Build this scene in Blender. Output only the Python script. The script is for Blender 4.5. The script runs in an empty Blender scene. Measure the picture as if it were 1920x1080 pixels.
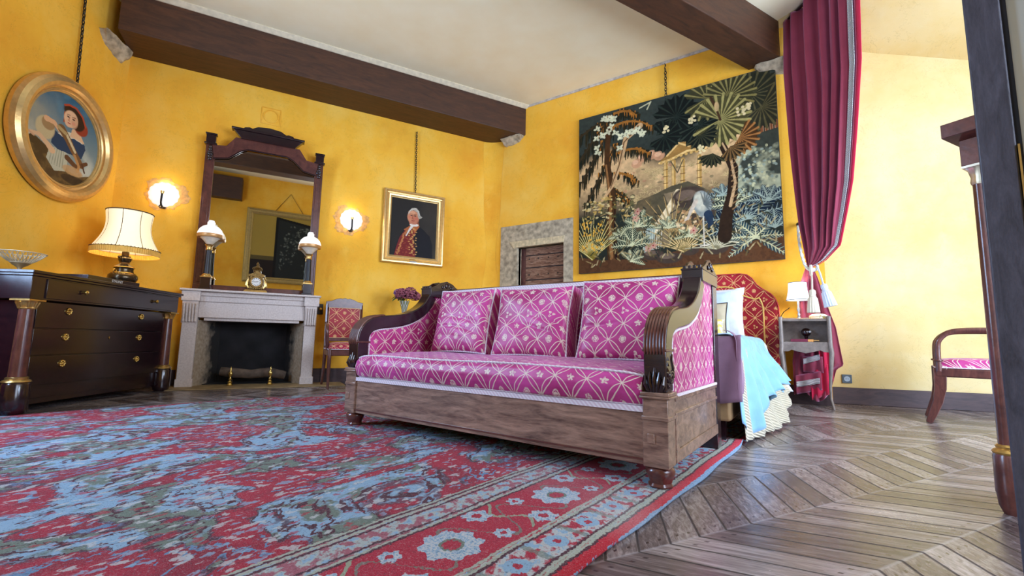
import bpy, bmesh, math, random
import numpy as np
from mathutils import Vector, Matrix
random.seed(7)
PI = math.pi
R = math.radians
sc = bpy.context.scene
COL = sc.collection

# ------------------------------------------------------------ camera
def make_camera():
    pit, rol, yaw = R(6.7325), R(1.11), R(33.7)
    cp, sp, cr, sr = math.cos(pit), math.sin(pit), math.cos(rol), math.sin(rol)
    right = Vector((cr, -sr*sp, sr*cp)); up = Vector((-sr, -cr*sp, cr*cp)); fwd = Vector((0, cp, sp))
    rz = Matrix.Rotation(yaw, 3, 'Z')
    right, up, fwd = rz @ right, rz @ up, rz @ fwd
    m = Matrix(((right.x, up.x, -fwd.x, 0), (right.y, up.y, -fwd.y, 0), (right.z, up.z, -fwd.z, .6), (0, 0, 0, 1)))
    cd = bpy.data.cameras.new('camera'); cd.sensor_width = 36; cd.lens = 838.55/1920*36; cd.clip_start = .02
    co = bpy.data.objects.new('camera', cd); COL.objects.link(co); co.matrix_world = m; sc.camera = co
make_camera()

# ------------------------------------------------------------ world, exposure, daylight and fill
w = bpy.data.worlds.new('world'); sc.world = w; w.use_nodes = True
w.node_tree.nodes['Background'].inputs[0].default_value = (.72, .86, 1, 1)
w.node_tree.nodes['Background'].inputs[1].default_value = 1.0
vs = sc.view_settings
vs.view_transform = 'Standard'; vs.look = 'None'; vs.gamma = 1; vs.use_curve_mapping = False
vs.exposure = -.36

def area(name, loc, direction, sx, sy, power, color):
    l = bpy.data.lights.new(name, 'AREA'); l.shape = 'RECTANGLE'; l.size = sx; l.size_y = sy
    l.energy = power; l.color = color
    o = bpy.data.objects.new(name, l); COL.objects.link(o); o.location = loc
    o.rotation_euler = Vector(direction).to_track_quat('-Z', 'Y').to_euler()
    return o
def point(name, loc, power, color, rad=.04):
    l = bpy.data.lights.new(name, 'POINT'); l.energy = power; l.color = color; l.shadow_soft_size = rad
    o = bpy.data.objects.new(name, l); COL.objects.link(o); o.location = loc
    return o

# frames of the walls: origin, along, into-room normal
ANG_A = 61.36
A0 = Vector((-5.417, 3.606, 0)); AD = Vector((math.cos(R(ANG_A)), math.sin(R(ANG_A)), 0)); AN = Vector((math.sin(R(ANG_A)), -math.cos(R(ANG_A)), 0))
CORN_B = Vector((-4.255, 5.735, 0)); CORN_D = Vector((-6.526, 1.577, 0))
DD = Vector((math.cos(R(-47)), math.sin(R(-47)), 0)); DN = Vector((-DD.y, DD.x, 0))
YB = 5.735; HC = 4.34
CC = Vector((.05, 5.99, 0)); CDIR = Vector((math.cos(R(13.6)), math.sin(R(13.6)), 0)); CN = Vector((CDIR.y, -CDIR.x, 0))
EOFF = 1.25                                   # wall behind the camera: dot(p, AN) = EOFF
# windows: one in the left wall near the camera, one in the right wall, two added in the wall behind for fill
WIN_L = CORN_D + DD*2.95
XR = 3.3
area('daylight_left', WIN_L + DN*.06 + Vector((0, 0, 2.1)), DN, 1.3, 2.1, 260, (.45, .66, 1))
area('daylight_right', (XR-.06, 3.6, 1.85), (-1, 0, -.05), 1.7, 2.7, 270, (.56, .74, 1))
WB = AN*EOFF + AD*1.95
area('fill_behind', WB - AN*.06 + Vector((0, 0, 1.9)), -AN, 1.6, 2.7, 200, (.66, .78, 1))  # unseen fill light, added to flatten the room's lighting
WB2 = AN*EOFF + AD*4.5
area('fill_behind_right', WB2 - AN*.06 + Vector((0, 0, 1.9)), -AN, 1.6, 2.7, 200, (.66, .78, 1))  # second added fill light, also out of view

# ------------------------------------------------------------ mesh builder
class M:
    def __init__(s): s.v = []; s.f = []
    def add(s, vs_, fs_):
        b = len(s.v); s.v += [tuple(p) for p in vs_]; s.f += [tuple(i+b for i in f) for f in fs_]; return s
    def box(s, x0, x1, y0, y1, z0, z1):
        return s.add([(x0,y0,z0),(x1,y0,z0),(x1,y1,z0),(x0,y1,z0),(x0,y0,z1),(x1,y0,z1),(x1,y1,z1),(x0,y1,z1)],
              [(0,3,2,1),(4,5,6,7),(0,1,5,4),(1,2,6,5),(2,3,7,6),(3,0,4,7)])
    def frustum(s, c, a0, b0, a1, b1, z0, z1):
        x, y = c
        return s.add([(x-a0,y-b0,z0),(x+a0,y-b0,z0),(x+a0,y+b0,z0),(x-a0,y+b0,z0),(x-a1,y-b1,z1),(x+a1,y-b1,z1),(x+a1,y+b1,z1),(x-a1,y+b1,z1)],
              [(0,3,2,1),(4,5,6,7),(0,1,5,4),(1,2,6,5),(2,3,7,6),(3,0,4,7)])
    def lathe(s, prof, c=(0,0,0), n=24, sq=None, axis='z'):
        vs_ = []
        for r, z in prof:
            for i in range(n):
                a = 2*PI*i/n; rr = r*(sq(a, z) if sq else 1)
                p = (rr*math.cos(a), rr*math.sin(a), z)
                if axis == 'y': p = (p[0], p[2], p[1])
                if axis == 'x': p = (p[2], p[0], p[1])
                vs_.append((p[0]+c[0], p[1]+c[1], p[2]+c[2]))
        fs_ = []
        for k in range(len(prof)-1):
            for i in range(n):
                j = (i+1) % n; fs_.append((k*n+i, k*n+j, (k+1)*n+j, (k+1)*n+i))
        if prof[0][0] > 1e-4: fs_.append(tuple(range(n))[::-1])
        if prof[-1][0] > 1e-4: fs_.append(tuple((len(prof)-1)*n+i for i in range(n)))
        return s.add(vs_, fs_)
    def tube(s, pts, r, n=8, closed=False, flat=1.0):
        pts = [Vector(p) for p in pts]; m = len(pts)
        rs = r if isinstance(r, (list, tuple)) else [r]*m
        vs_ = []; prev = None
        for i, p in enumerate(pts):
            a = pts[(i-1) % m] if (closed or i > 0) else pts[0]; b = pts[(i+1) % m] if (closed or i < m-1) else pts[-1]
            t = (b-a).normalized()
            if prev is None:
                ref = Vector((0,0,1)) if abs(t.z) < .9 else Vector((1,0,0))
                u = t.cross(ref).normalized()
            else:
                u = prev - t*prev.dot(t)
                u = u.normalized() if u.length > 1e-6 else t.orthogonal().normalized()
            prev = u; v = t.cross(u)
            for k in range(n):
                q = 2*PI*k/n; vs_.append(p + u*(rs[i]*math.cos(q)) + v*(rs[i]*flat*math.sin(q)))
        fs_ = []
        for i in range(m if closed else m-1):
            i2 = (i+1) % m
            for k in range(n): fs_.append((i*n+k, i*n+(k+1) % n, i2*n+(k+1) % n, i2*n+k))
        if not closed: fs_ += [tuple(range(n))[::-1], tuple((m-1)*n+k for k in range(n))]
        return s.add(vs_, fs_)
    def prism(s, poly, axis, a0, a1):
        n = len(poly)
        def P(p, a):
            return {'x': (a, p[0], p[1]), 'y': (p[0], a, p[1]), 'z': (p[0], p[1], a)}[axis]
        vs_ = [P(p, a0) for p in poly] + [P(p, a1) for p in poly]
        fs_ = [tuple(range(n))[::-1], tuple(range(n, 2*n))] + [(i, (i+1) % n, n+(i+1) % n, n+i) for i in range(n)]
        return s.add(vs_, fs_)
    def grid(s, fn, nu, nv, cu=False):
        vs_ = [fn(i/(nu if cu else nu-1), j/(nv-1)) for j in range(nv) for i in range(nu)]
        fs_ = []
        for j in range(nv-1):
            for i in range(nu if cu else nu-1):
                i2 = (i+1) % nu; fs_.append((j*nu+i, j*nu+i2, (j+1)*nu+i2, (j+1)*nu+i))
        return s.add(vs_, fs_)
    def ell(s, c, r, n=12, m=8):
        rx, ry, rz = r if isinstance(r, (list, tuple)) else (r, r, r)
        vs_ = [(c[0], c[1], c[2]-rz)]
        for j in range(1, m):
            p = -PI/2+PI*j/m
            for i in range(n):
                a = 2*PI*i/n; vs_.append((c[0]+rx*math.cos(p)*math.cos(a), c[1]+ry*math.cos(p)*math.sin(a), c[2]+rz*math.sin(p)))
        vs_.append((c[0], c[1], c[2]+rz)); t = len(vs_)-1; fs_ = []
        for i in range(n):
            j = (i+1) % n; fs_.append((0, 1+j, 1+i)); fs_.append((t, t-n+i, t-n+j))
            for k in range(m-2): fs_.append((1+k*n+i, 1+k*n+j, 1+(k+1)*n+j, 1+(k+1)*n+i))
        return s.add(vs_, fs_)
    def tor(s, c, Rr, r, axis='z', n=20, m=8, sx=1, sy=1, arc=1.0):
        pts = []
        k = n if arc >= 1 else n+1
        for i in range(k):
            a = 2*PI*arc*i/n; p = (Rr*sx*math.cos(a), Rr*sy*math.sin(a), 0)
            if axis == 'y': p = (p[0], 0, p[1])
            if axis == 'x': p = (0, p[0], p[1])
            pts.append((p[0]+c[0], p[1]+c[1], p[2]+c[2]))
        return s.tube(pts, r, m, closed=arc >= 1)
    def xf(s, mat):
        s.v = [tuple(mat @ Vector(p)) for p in s.v]; return s
    def build(s, name, mat, parent=None, smooth=True, bevel=0, subsurf=0, solid=0, ang=38, loc=None, rz=0, recalc=True):
        me = bpy.data.meshes.new(name); me.from_pydata(s.v, [], s.f)
        bm = bmesh.new(); bm.from_mesh(me)
        if recalc: bmesh.ops.recalc_face_normals(bm, faces=bm.faces[:])
        if smooth:
            for f in bm.faces: f.smooth = True
            for e in bm.edges:
                if len(e.link_faces) == 2 and e.calc_face_angle(0) > R(ang): e.smooth = False
        bm.to_mesh(me); bm.free()
        me.materials.append(mat)
        o = bpy.data.objects.new(name, me); COL.objects.link(o)
        if parent: o.parent = parent
        if loc is not None: o.location = loc
        if rz: o.rotation_euler[2] = rz
        if solid:
            md = o.modifiers.new('solid', 'SOLIDIFY'); md.thickness = solid; md.offset = 0
        if bevel:
            md = o.modifiers.new('bevel', 'BEVEL'); md.width = bevel; md.segments = 2; md.limit_method = 'ANGLE'; md.angle_limit = R(40)
        if subsurf:
            md = o.modifiers.new('sub', 'SUBSURF'); md.levels = subsurf; md.render_levels = subsurf
        return o
def split(m, key):
    """sort the connected pieces of a builder into several builders by key(centroid)"""
    par = list(range(len(m.v)))
    def find(a):
        while par[a] != a: par[a] = par[par[a]]; a = par[a]
        return a
    for f in m.f:
        a = find(f[0])
        for i in f[1:]: par[find(i)] = a
    cen = {}
    for i, p in enumerate(m.v): cen.setdefault(find(i), []).append(p)
    grp = {k: key(tuple(sum(q[j] for q in v)/len(v) for j in range(3))) for k, v in cen.items()}
    out = {}
    for i, p in enumerate(m.v):
        g = out.setdefault(grp[find(i)], (M(), {})); g[1][i] = len(g[0].v); g[0].v.append(p)
    for f in m.f:
        g = out[grp[find(f[0])]]; g[0].f.append(tuple(g[1][i] for i in f))
    return [out[k][0] for k in sorted(out)]
def build_split(m, key, *a, **k): return [q.build(*a, **k) for q in split(m, key)]
LR = lambda c: c[0] > 0
def tag(o, label, cat, group=None):
    o['label'] = label; o['category'] = cat
    if group: o['group'] = group
    return o
def thing(name, label, cat, loc=(0,0,0), rz=0, group=None):
    o = bpy.data.objects.new(name, None); o.empty_display_size = .1; COL.objects.link(o)
    o.location = loc; o.rotation_euler = (0, 0, rz)
    return tag(o, label, cat, group)
def struct(o): o['kind'] = 'structure'; return o
def copy_tree(o, parent=None):
    c = o.copy(); COL.objects.link(c)
    if parent: c.parent = parent
    for ch in list(o.children): copy_tree(ch, c)
    return c
def pt(s, n, z): return A0 + AD*s + AN*n + Vector((0, 0, z))   # point in the chimney wall's frame

# ------------------------------------------------------------ node expressions
class X:
    T = None
    def __init__(s, v): s.v = v
    @staticmethod
    def op(o, *a, clamp=False):
        n = X.T.nodes.new('ShaderNodeMath'); n.operation = o; n.use_clamp = clamp
        for i, q in enumerate(a):
            q = q.v if isinstance(q, X) else q
            if isinstance(q, (int, float)): n.inputs[i].default_value = q
            else: X.T.links.new(q, n.inputs[i])
        return X(n.outputs[0])
    def __add__(a, b): return X.op('ADD', a, b)
    __radd__ = __add__
    def __sub__(a, b): return X.op('SUBTRACT', a, b)
    def __rsub__(a, b): return X.op('SUBTRACT', b, a)
    def __mul__(a, b): return X.op('MULTIPLY', a, b)
    __rmul__ = __mul__
    def __truediv__(a, b): return X.op('DIVIDE', a, b)
    def __lt__(a, b): return X.op('LESS_THAN', a, b)
    def __gt__(a, b): return X.op('GREATER_THAN', a, b)
def xsin(a): return X.op('SINE', a)
def xabs(a): return X.op('ABSOLUTE', a)
def xfr(a): return X.op('FRACT', a)
def xfl(a): return X.op('FLOOR', a)
def xrd(a): return X.op('ROUND', a)
def xmin(a, b): return X.op('MINIMUM', a, b)
def xmax(a, b): return X.op('MAXIMUM', a, b)
def xsq(a): return X.op('SQRT', a)
def xat(a, b): return X.op('ARCTAN2', a, b)
def xsm(a, lo, hi):       # smoothstep-like ramp 0..1
    return X.op('ADD', (a-lo)/(hi-lo), 0, clamp=True)
def xmod(a, b): return X.op('FLOORED_MODULO', a, b)
class Mat:
    def __init__(s, name, rough=.6, metal=0, spec=.5, sheen=0, coat=0):
        s.m = bpy.data.materials.new(name); s.m.use_nodes = True; s.t = s.m.node_tree; s.n = s.t.nodes; s.l = s.t.links
        s.b = s.n['Principled BSDF']; b = s.b.inputs
        b['Roughness'].default_value = rough; b['Metallic'].default_value = metal; b['Specular IOR Level'].default_value = spec
        b['Sheen Weight'].default_value = sheen; b['Coat Weight'].default_value = coat
        X.T = s.t; s.tc = s.n.new('ShaderNodeTexCoord')
    def xyz(s, kind='Object'):
        n = s.n.new('ShaderNodeSeparateXYZ'); s.l.new(s.tc.outputs[kind], n.inputs[0]); return [X(o) for o in n.outputs]
    def vec(s, x, y, z=0):
        n = s.n.new('ShaderNodeCombineXYZ')
        for i, q in enumerate((x, y, z)):
            if isinstance(q, X): s.l.new(q.v, n.inputs[i])
            else: n.inputs[i].default_value = q
        return n.outputs[0]
    def noise(s, scale, detail=3, vec=None, rough=.5, dist=0, color=False, stretch=None):
        n = s.n.new('ShaderNodeTexNoise'); n.inputs['Scale'].default_value = scale; n.inputs['Detail'].default_value = detail
        n.inputs['Roughness'].default_value = rough; n.inputs['Distortion'].default_value = dist
        src = vec if vec is not None else s.tc.outputs['Object']
        if stretch:
            mp = s.n.new('ShaderNodeMapping'); mp.inputs['Scale'].default_value = stretch; s.l.new(src, mp.inputs[0]); src = mp.outputs[0]
        s.l.new(src, n.inputs['Vector'])
        return n.outputs['Color'] if color else X(n.outputs['Fac'])
    def ramp(s, fac, stops, interp='LINEAR'):
        n = s.n.new('ShaderNodeValToRGB'); cr = n.color_ramp; cr.interpolation = interp
        while len(cr.elements) < len(stops): cr.elements.new(.5)
        for e, (p, c) in zip(cr.elements, stops): e.position = p; e.color = (*c, 1)
        s.l.new(fac.v if isinstance(fac, X) else fac, n.inputs[0]); return n.outputs[0]
    def mix(s, fac, a, b, mode='MIX'):
        n = s.n.new('ShaderNodeMix'); n.data_type = 'RGBA'; n.blend_type = mode
        for q, i in ((fac, 0), (a, 6), (b, 7)):
            q = q.v if isinstance(q, X) else q
            if isinstance(q, (int, float)): n.inputs[i].default_value = q
            elif isinstance(q, tuple): n.inputs[i].default_value = (*q, 1)
            else: s.l.new(q, n.inputs[i])
        return n.outputs[2]
    def col(s, c):
        if isinstance(c, tuple): s.b.inputs['Base Color'].default_value = (*c, 1)
        else: s.l.new(c, s.b.inputs['Base Color'])
        return s
    def bump(s, h, strength=.3, dist=.01):
        n = s.n.new('ShaderNodeBump'); n.inputs['Strength'].default_value = strength; n.inputs['Distance'].default_value = dist
        s.l.new(h.v if isinstance(h, X) else h, n.inputs['Height']); s.l.new(n.outputs[0], s.b.inputs['Normal']); return s
    def rough(s, x): s.l.new(x.v, s.b.inputs['Roughness']); return s

def wood(name, dark, light, rough=.35, scale=6, stretch=(1,8,8), coat=.3, bump=.1):
    m = Mat(name, rough, coat=coat); m.b.inputs['Coat Roughness'].default_value = .15
    n = m.noise(scale, 5, stretch=stretch, dist=1.2, rough=.6); n2 = m.noise(scale*9, 2, stretch=stretch)
    m.col(m.ramp(n*.8+n2*.2, [(.3, dark), (.72, light)])); m.bump(n2, bump, .003); return m.m
def plain(name, c, rough=.5, metal=0, var=.12, scale=20, bump=0, **k):
    m = Mat(name, rough, metal, **k); n = m.noise(scale, 4)
    m.col(m.ramp(n, [(.3, tuple(q*(1-var) for q in c)), (.7, tuple(min(1, q*(1+var)) for q in c))]))
    if bump: m.bump(n, bump, .004)
    return m.m
def emit(name, c, e, base=(.9,.9,.88)):
    m = Mat(name, .5); n = m.noise(8, 2); m.col(m.ramp(n, [(0, base), (1, base)]))
    m.b.inputs['Emission Color'].default_value = (*c, 1); m.b.inputs['Emission Strength'].default_value = e; return m.m

def plaster(name, c1, c2, c3):
    m = Mat(name, .85, spec=.25)
    a = m.noise(.9, 5, rough=.6); b = m.noise(7, 4); g = m.noise(120, 2)
    base = m.ramp(a, [(.3, c1), (.5, c2), (.72, c3)])
    base = m.mix(xsm(b, .55, .8)*.35, base, c3)
    base = m.mix(g, base, tuple(q*.8 for q in c2), 'MIX') if False else base
    cr = m.noise(2.2, 6, rough=.75, dist=.6)
    crack = 1-xsm(xabs(cr-.5), .0, .006)
    base = m.mix(crack*.4, base, tuple(q*.55 for q in c2))
    m.col(base); m.bump(b*.7+g*.3+a*2, .35, .012); return m.m
MW = plaster('ochre_plaster', (.82,.35,.025), (.93,.49,.045), (.97,.62,.12))
MWC = plaster('daylit_ochre_plaster', (.66,.46,.17), (.70,.54,.25), (.72,.61,.36))  # ochre plaster made paler: daylight on the wall put into its colour
def ceil_mat():
    m = Mat('cream_ceiling', .9, spec=.2); n = m.noise(3, 4); g = m.noise(150, 2)
    m.col(m.ramp(n, [(.3, (.90,.78,.52)), (.7, (.93,.84,.60))])); m.bump(g, .1, .003); return m.m
MCEIL = ceil_mat()
MBEAM = wood('beam_paint', (.030,.012,.007), (.10,.036,.014), .55, 3, (1,6,6), 0, .4)
MSTONE = plain('rough_stone', (.42,.35,.24), .9, var=.45, scale=14, bump=1.2)
def limestone():
    m = Mat('limestone', .7); n = m.noise(60, 5); k = m.noise(4, 3)
    m.col(m.mix(k*.5, m.ramp(n, [(.35, (.55,.46,.42)), (.65, (.70,.61,.56))]), (.55,.46,.39))); m.bump(n, .25, .004); return m.m
MLIME = limestone()
MBASE = wood('baseboard_paint', (.03,.018,.022), (.09,.05,.05), .5, 4, (1,5,5), 0)

# brocade with an ogee lattice of double ribbons and little motifs
def brocade(name, axes, red, dark, thread, w_=.165, h_=.165, sheen=.28, rough=.38, sheen_tint=(.8,.55,1)):
    m = Mat(name, rough, sheen=sheen, spec=.35); x, y, z = m.xyz()
    m.b.inputs['Sheen Tint'].default_value = (*sheen_tint, 1); m.b.inputs['Sheen Roughness'].default_value = .35
    wob = (m.noise(9, 1)-.5)*.012
    u, v = {'xyz': (x, z+y), 'yz': (y, z), 'xz': (x, z), 'xy': (x, y)}[axes]
    u = u+wob; v = v+wob
    a = u*(1/w_)+v*(1/h_); b = u*(1/w_)-v*(1/h_)
    ra, rb = xrd(a), xrd(b)
    da, db = xabs(a-ra), xabs(b-rb)
    la = xabs(da-xabs(xsin(b*PI))*.10); lb = xabs(db-xabs(xsin(a*PI))*.10)
    rib = xmax(1-xsm(la, .012, .028), 1-xsm(lb, .012, .028))
    fa = xfr(a)-.5; fb = xfr(b)-.5
    jx = (m.noise(75, 2)-.5)*.016; px = (fa+fb)*(w_/2)+jx; py = (fa-fb)*(h_/2)-jx*.7
    r = xsq(px*px+py*py); th = xat(py, px)
    kind = xmod(xfl(a)+xfl(b)*2, 3)
    lob = xsin(th*5)*.22+.78; lob2 = xsin(th*3+1.57)*.35+.7
    disc = (r < .021)*(1-((r > .0135)*(r < .0155)))
    star = (r/lob) < .022
    lyre = ((r/lob2) < .026)*(1-(r < .009))
    k0 = kind < .5; k2 = kind > 1.5; k1 = 1-k0-k2
    mot = (k0*disc+k1*star+k2*lyre)*(xsm(m.noise(110, 1), .36, .5)*.75+.25)
    fine = m.noise(260, 1)
    th_ = X.op('ADD', rib+mot, 0, clamp=True)*(fine*.5+.7)
    ground = m.ramp(m.noise(4, 5, rough=.6), [(.34, dark), (.62, red)])
    m.col(m.mix(X.op('ADD', th_, 0, clamp=True), ground, thread))
    m.bump(th_*.6+fine*.3, .25, .002); return m.m
MAG, MAGD, CRM = (.55,.065,.29), (.34,.018,.12), (.74,.62,.50)
FS = brocade('magenta_brocade', 'xyz', MAG, MAGD, CRM)
FSY = brocade('magenta_brocade_side', 'yz', MAG, MAGD, CRM)
FR = brocade('crimson_brocade', 'xz', (.40,.012,.025), (.26,.006,.015), (.72,.42,.16), .20, .20, .15, sheen_tint=(1,.7,.6))
FRT = brocade('crimson_brocade_seat', 'xyz', (.42,.015,.07), (.28,.01,.04), (.75,.48,.24), .16, .16, .2, sheen_tint=(1,.7,.8))
def galon():
    m = Mat('galon', .7); x, y, z = m.xyz(); k = xfr((x+y+z)*45) < .5
    m.col(m.mix(k*.30, (.74,.70,.74), (.42,.12,.26))); m.bump(m.noise(200, 1), .4, .002); return m.m
MGAL = galon()
MAHO = wood('mahogany', (.045,.012,.012), (.16,.05,.035), .28, 5, (1.5,6,1.5), .4)
MAHF = wood('flamed_mahogany', (.05,.019,.013), (.44,.27,.19), .30, 2.6, (1.4,5,9), .6)
MDARK = wood('dark_mahogany', (.007,.003,.005), (.026,.008,.010), .2, 4, (2,2,5), .6)
MGOLD = plain('gilt', (.62,.40,.13), .30, .9, .2, 40, .1)
MGOLDW = plain('gilded_frame', (.74,.50,.20), .32, .7, .10, 30, .2)
MBRASS = plain('brass', (.72,.52,.16), .25, 1, .15)
MBLACK = plain('soot', (.012,.011,.012), .95, 0, .5, 6)
MIRON = plain('dark_iron', (.05,.045,.04), .5, .8)

# ------------------------------------------------------------ the room
m = M(); m.box(-8, 5.6, -4.6, 8.6, -.06, 0)
def floor_mat():
    m = Mat('oak_chevron_floor', .33, spec=.75); x, y, z = m.xyz()
    c, s_ = math.cos(R(60.5)), math.sin(R(60.5))
    al = x*c+y*s_; ac = y*c-x*s_                      # along the bands, across them
    W = .355
    q = (ac-.70)/W; k = xfl(q); fr = xfr(q)
    par = xmod(k, 2)
    slope = math.tan(R(38))*W
    t = (al + (fr*(1-par)+(1-fr)*par)*slope)/.124
    pl_ = xfl(t); pf = xfr(t)
    gap = (1-xsm(xmin(pf, 1-pf), .022, .055))
    rid = xsin(pl_*12.9898+k*78.233)*43758.5453; rnd = xfr(rid)
    bandline = 1-xsm(xmin(fr, 1-fr), .006, .02)
    d1 = m.vec(al*1.0+rnd*7, ac*9.0, rnd*9)
    gr = m.noise(5.5, 6, vec=m.vec(t*1.2, ac*3+al*2.2, rnd*9), rough=.65, dist=.8)
    gr2 = m.noise(60, 3, stretch=(1,1,1))
    st = m.noise(1.3, 4)
    base = m.ramp(gr*.65+rnd*.22+st*.2, [(.3, (.028,.018,.018)), (.5, (.14,.107,.10)), (.72, (.42,.36,.35))])
    base = m.mix(X.op('MULTIPLY', bandline, .35), base, (.42,.40,.42))
    base = m.mix(gap*.85, base, (.012,.008,.008))
    nx = xabs(fr-.12) ; ny = xabs(pf-.5)
    nail = ((xabs(xabs(fr-.5)-.40)) < .014)*(xabs(xabs(pf-.5)-.2) < .045)
    base = m.mix(nail*.8, base, (.015,.01,.01))
    m.col(base); m.rough(gr2*.08+.13+st*.16+gap*.3)
    m.bump((1-gap)*1.2+gr*.30+gr2*.03, .35, .006); return m.m
MFLOOR = floor_mat()
struct(m.build('floor', MFLOOR, smooth=False))
m = M(); m.box(-8, 5.6, -4.6, 8.6, HC, HC+.1); struct(m.build('ceiling', MCEIL, smooth=False))

def wall_mesh(L, H, holes, th=.3, z0=0, s0=0):
    """wall in its own frame: x along, y=0 is the room face, wall body at y>0; holes = (x0,x1,z0,z1)"""
    m = M(); xs = sorted({s0, L, *[h[0] for h in holes], *[h[1] for h in holes]}); zs = sorted({z0, H, *[h[2] for h in holes], *[h[3] for h in holes]})
    for i in range(len(xs)-1):
        for j in range(len(zs)-1):
            cx, cz = (xs[i]+xs[i+1])/2, (zs[j]+zs[j+1])/2
            if any(h[0] < cx < h[1] and h[2] < cz < h[3] for h in holes): continue
            m.box(xs[i], xs[i+1], 0, th, zs[j], zs[j+1])
    return m
# wall A (chimney wall): frame x = AD, y = -AN
def place(o, org, d):
    o.location = org; o.rotation_euler[2] = math.atan2(d.y, d.x); return o
FX0, FX1, FZ = -1.31, -.325, .77
a = wall_mesh(2.43+.0, HC, [(FX0, FX1, 0, FZ)], .3, 0, -2.32).build('wall_left', MW, smooth=False); place(a, A0, AD); struct(a)
# soft swelling at the corner: old plaster bulge
DX0, DX1, DZ1 = -3.95, -2.86, 2.2            # hole in wall B behind the stone surround
b = wall_mesh(.16, HC, [(DX0, DX1, 0, DZ1)], .26, 0, -4.40).build('wall_back', MW, smooth=False); b.location = (0, YB, 0); struct(b)
def corner_round():
    m = M(); prof = []
    for k in range(30):
        z = HC*k/29; j = .02*math.sin(z*2.3)+.012*math.sin(z*5.1+1)
        prof.append((z, .05+j))
    def f(u, v):
        z = v*HC; i = v*29; r = .10+.03*math.sin(z*2.3)+.012*math.sin(z*5.1+1)
        p0 = CORN_B - AD*r*1.3; p1 = CORN_B + Vector((r*1.6, 0, 0)); mid = CORN_B + (AN*.35+Vector((.1,-.3,0)))*.04
        q = p0*(1-u)**2 + mid*2*u*(1-u) + p1*u*u + (AN+Vector((0,-1,0)))*.002
        return (q.x, q.y, z)
    m.grid(f, 8, 40); return m
struct(corner_round().build('trim_1', MW, recalc=True))
d_ = wall_mesh(0, HC, [(-3.6, -2.3, .98, 3.22)], .3, 0, -6.2)   # along -DD so that +y is outside
o = d_.build('wall_side', MW, smooth=False); o.location = CORN_D; o.rotation_euler[2] = math.atan2(-DD.y, -DD.x); struct(o)
o.scale = (1, 1, 1)
# (its local +y must point away from the room)
if (Matrix.Rotation(math.atan2(-DD.y, -DD.x), 3, 'Z') @ Vector((0, 1, 0))).dot(DN) > 0:
    o.rotation_euler[2] = math.atan2(DD.y, DD.x) 
    for v in o.data.vertices: v.co.x = -v.co.x; v.co.y = -v.co.y
# alcove wall C
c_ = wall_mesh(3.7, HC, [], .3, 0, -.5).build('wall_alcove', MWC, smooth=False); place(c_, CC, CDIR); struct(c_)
m = M(); m.box(.0, .16, YB+.26, YB+.34, 0, HC); struct(m.build('wall_return', MW, smooth=False))
# slanted soffit over the alcove wall
def soffit():
    m = M(); p = []
    for s, z in ((-.4, 4.28), (.64, 3.94), (1.52, 3.66), (3.4, 3.1)):
        q = CC + CDIR*s; p.append((q.x, q.y, z)); q2 = q + CN*(1.9*(HC-z)/.7+.02); p.append((q2.x, q2.y, HC-.002))
    m.add(p, [(0,2,3,1),(2,4,5,3),(4,6,7,5)]); return m
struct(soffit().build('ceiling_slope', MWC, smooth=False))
# right wall with window and the wall behind the camera
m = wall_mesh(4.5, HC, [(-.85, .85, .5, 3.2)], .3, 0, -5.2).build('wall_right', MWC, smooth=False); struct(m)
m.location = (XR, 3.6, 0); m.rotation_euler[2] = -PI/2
for v in m.data.vertices: pass
m = wall_mesh(7.2, HC, [(1.15, 2.75, .55, 3.25), (3.7, 5.3, .55, 3.25)], .3, 0, -5.4).build('wall_front', MW, smooth=False); struct(m)
m.location = AN*EOFF; m.rotation_euler[2] = math.atan2(-AD.y, -AD.x)
# for this wall the outside is +AN: local y of angle(-AD) is
if (Matrix.Rotation(math.atan2(-AD.y, -AD.x), 3, 'Z') @ Vector((0, 1, 0))).dot(AN) < 0:
    m.rotation_euler[2] = math.atan2(AD.y, AD.x)
else:
    for v in m.data.vertices: v.co.x = -v.co.x
# window joinery (casements with bars and panes) set in the openings
MWHITE = plain('white_paint', (.7,.7,.68), .5)
def glassm():
    m = Mat('window_glass', .02, spec=.5); n = m.noise(3, 1); m.col(m.ramp(n, [(0,(.9,.95,1)),(1,(.95,.97,1))]))
    m.b.inputs['Transmission Weight'].default_value = 1; m.b.inputs['IOR'].default_value = 1.05; return m.m
MGLASS = glassm()
def window(i, org, d, nrm, wd, z0, z1):
    o = bpy.data.objects.new('window_%d' % i, None); COL.objects.link(o); struct(o)
    o.location = org - nrm*.15; o.rotation_euler[2] = math.atan2(d.y, d.x)
    h = wd/2; m = M()
    for a_, b_ in ((-h, -h+.07), (h-.07, h), (-.04, .04)): m.box(a_, b_, -.03, .03, z0, z1)
    for z in (z0, z1-.07): m.box(-h, h, -.03, .03, z, z+.07)
    m.build('window_frame', MWHITE, o, smooth=False)
    m = M()
    for k in range(1, 4): m.box(-h, h, -.012, .012, z0+(z1-z0)*k/4-.012, z0+(z1-z0)*k/4+.012)
    m.build('glazing_bar', MWHITE, o, smooth=False)
    M().box(-h, h, -.003, .003, z0, z1).build('pane', MGLASS, o, smooth=False)
window(1, WIN_L, DD, DN, 1.3, .98, 3.22)
window(2, Vector((XR, 3.6, 0)), Vector((0, 1, 0)), Vector((-1, 0, 0)), 1.7, .5, 3.2)
window(3, WB, AD, -AN, 1.6, .55, 3.25)  # added window, made up to carry the fill light behind
window(4, WB2, AD, -AN, 1.6, .55, 3.25)  # another added window for the second fill light

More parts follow.
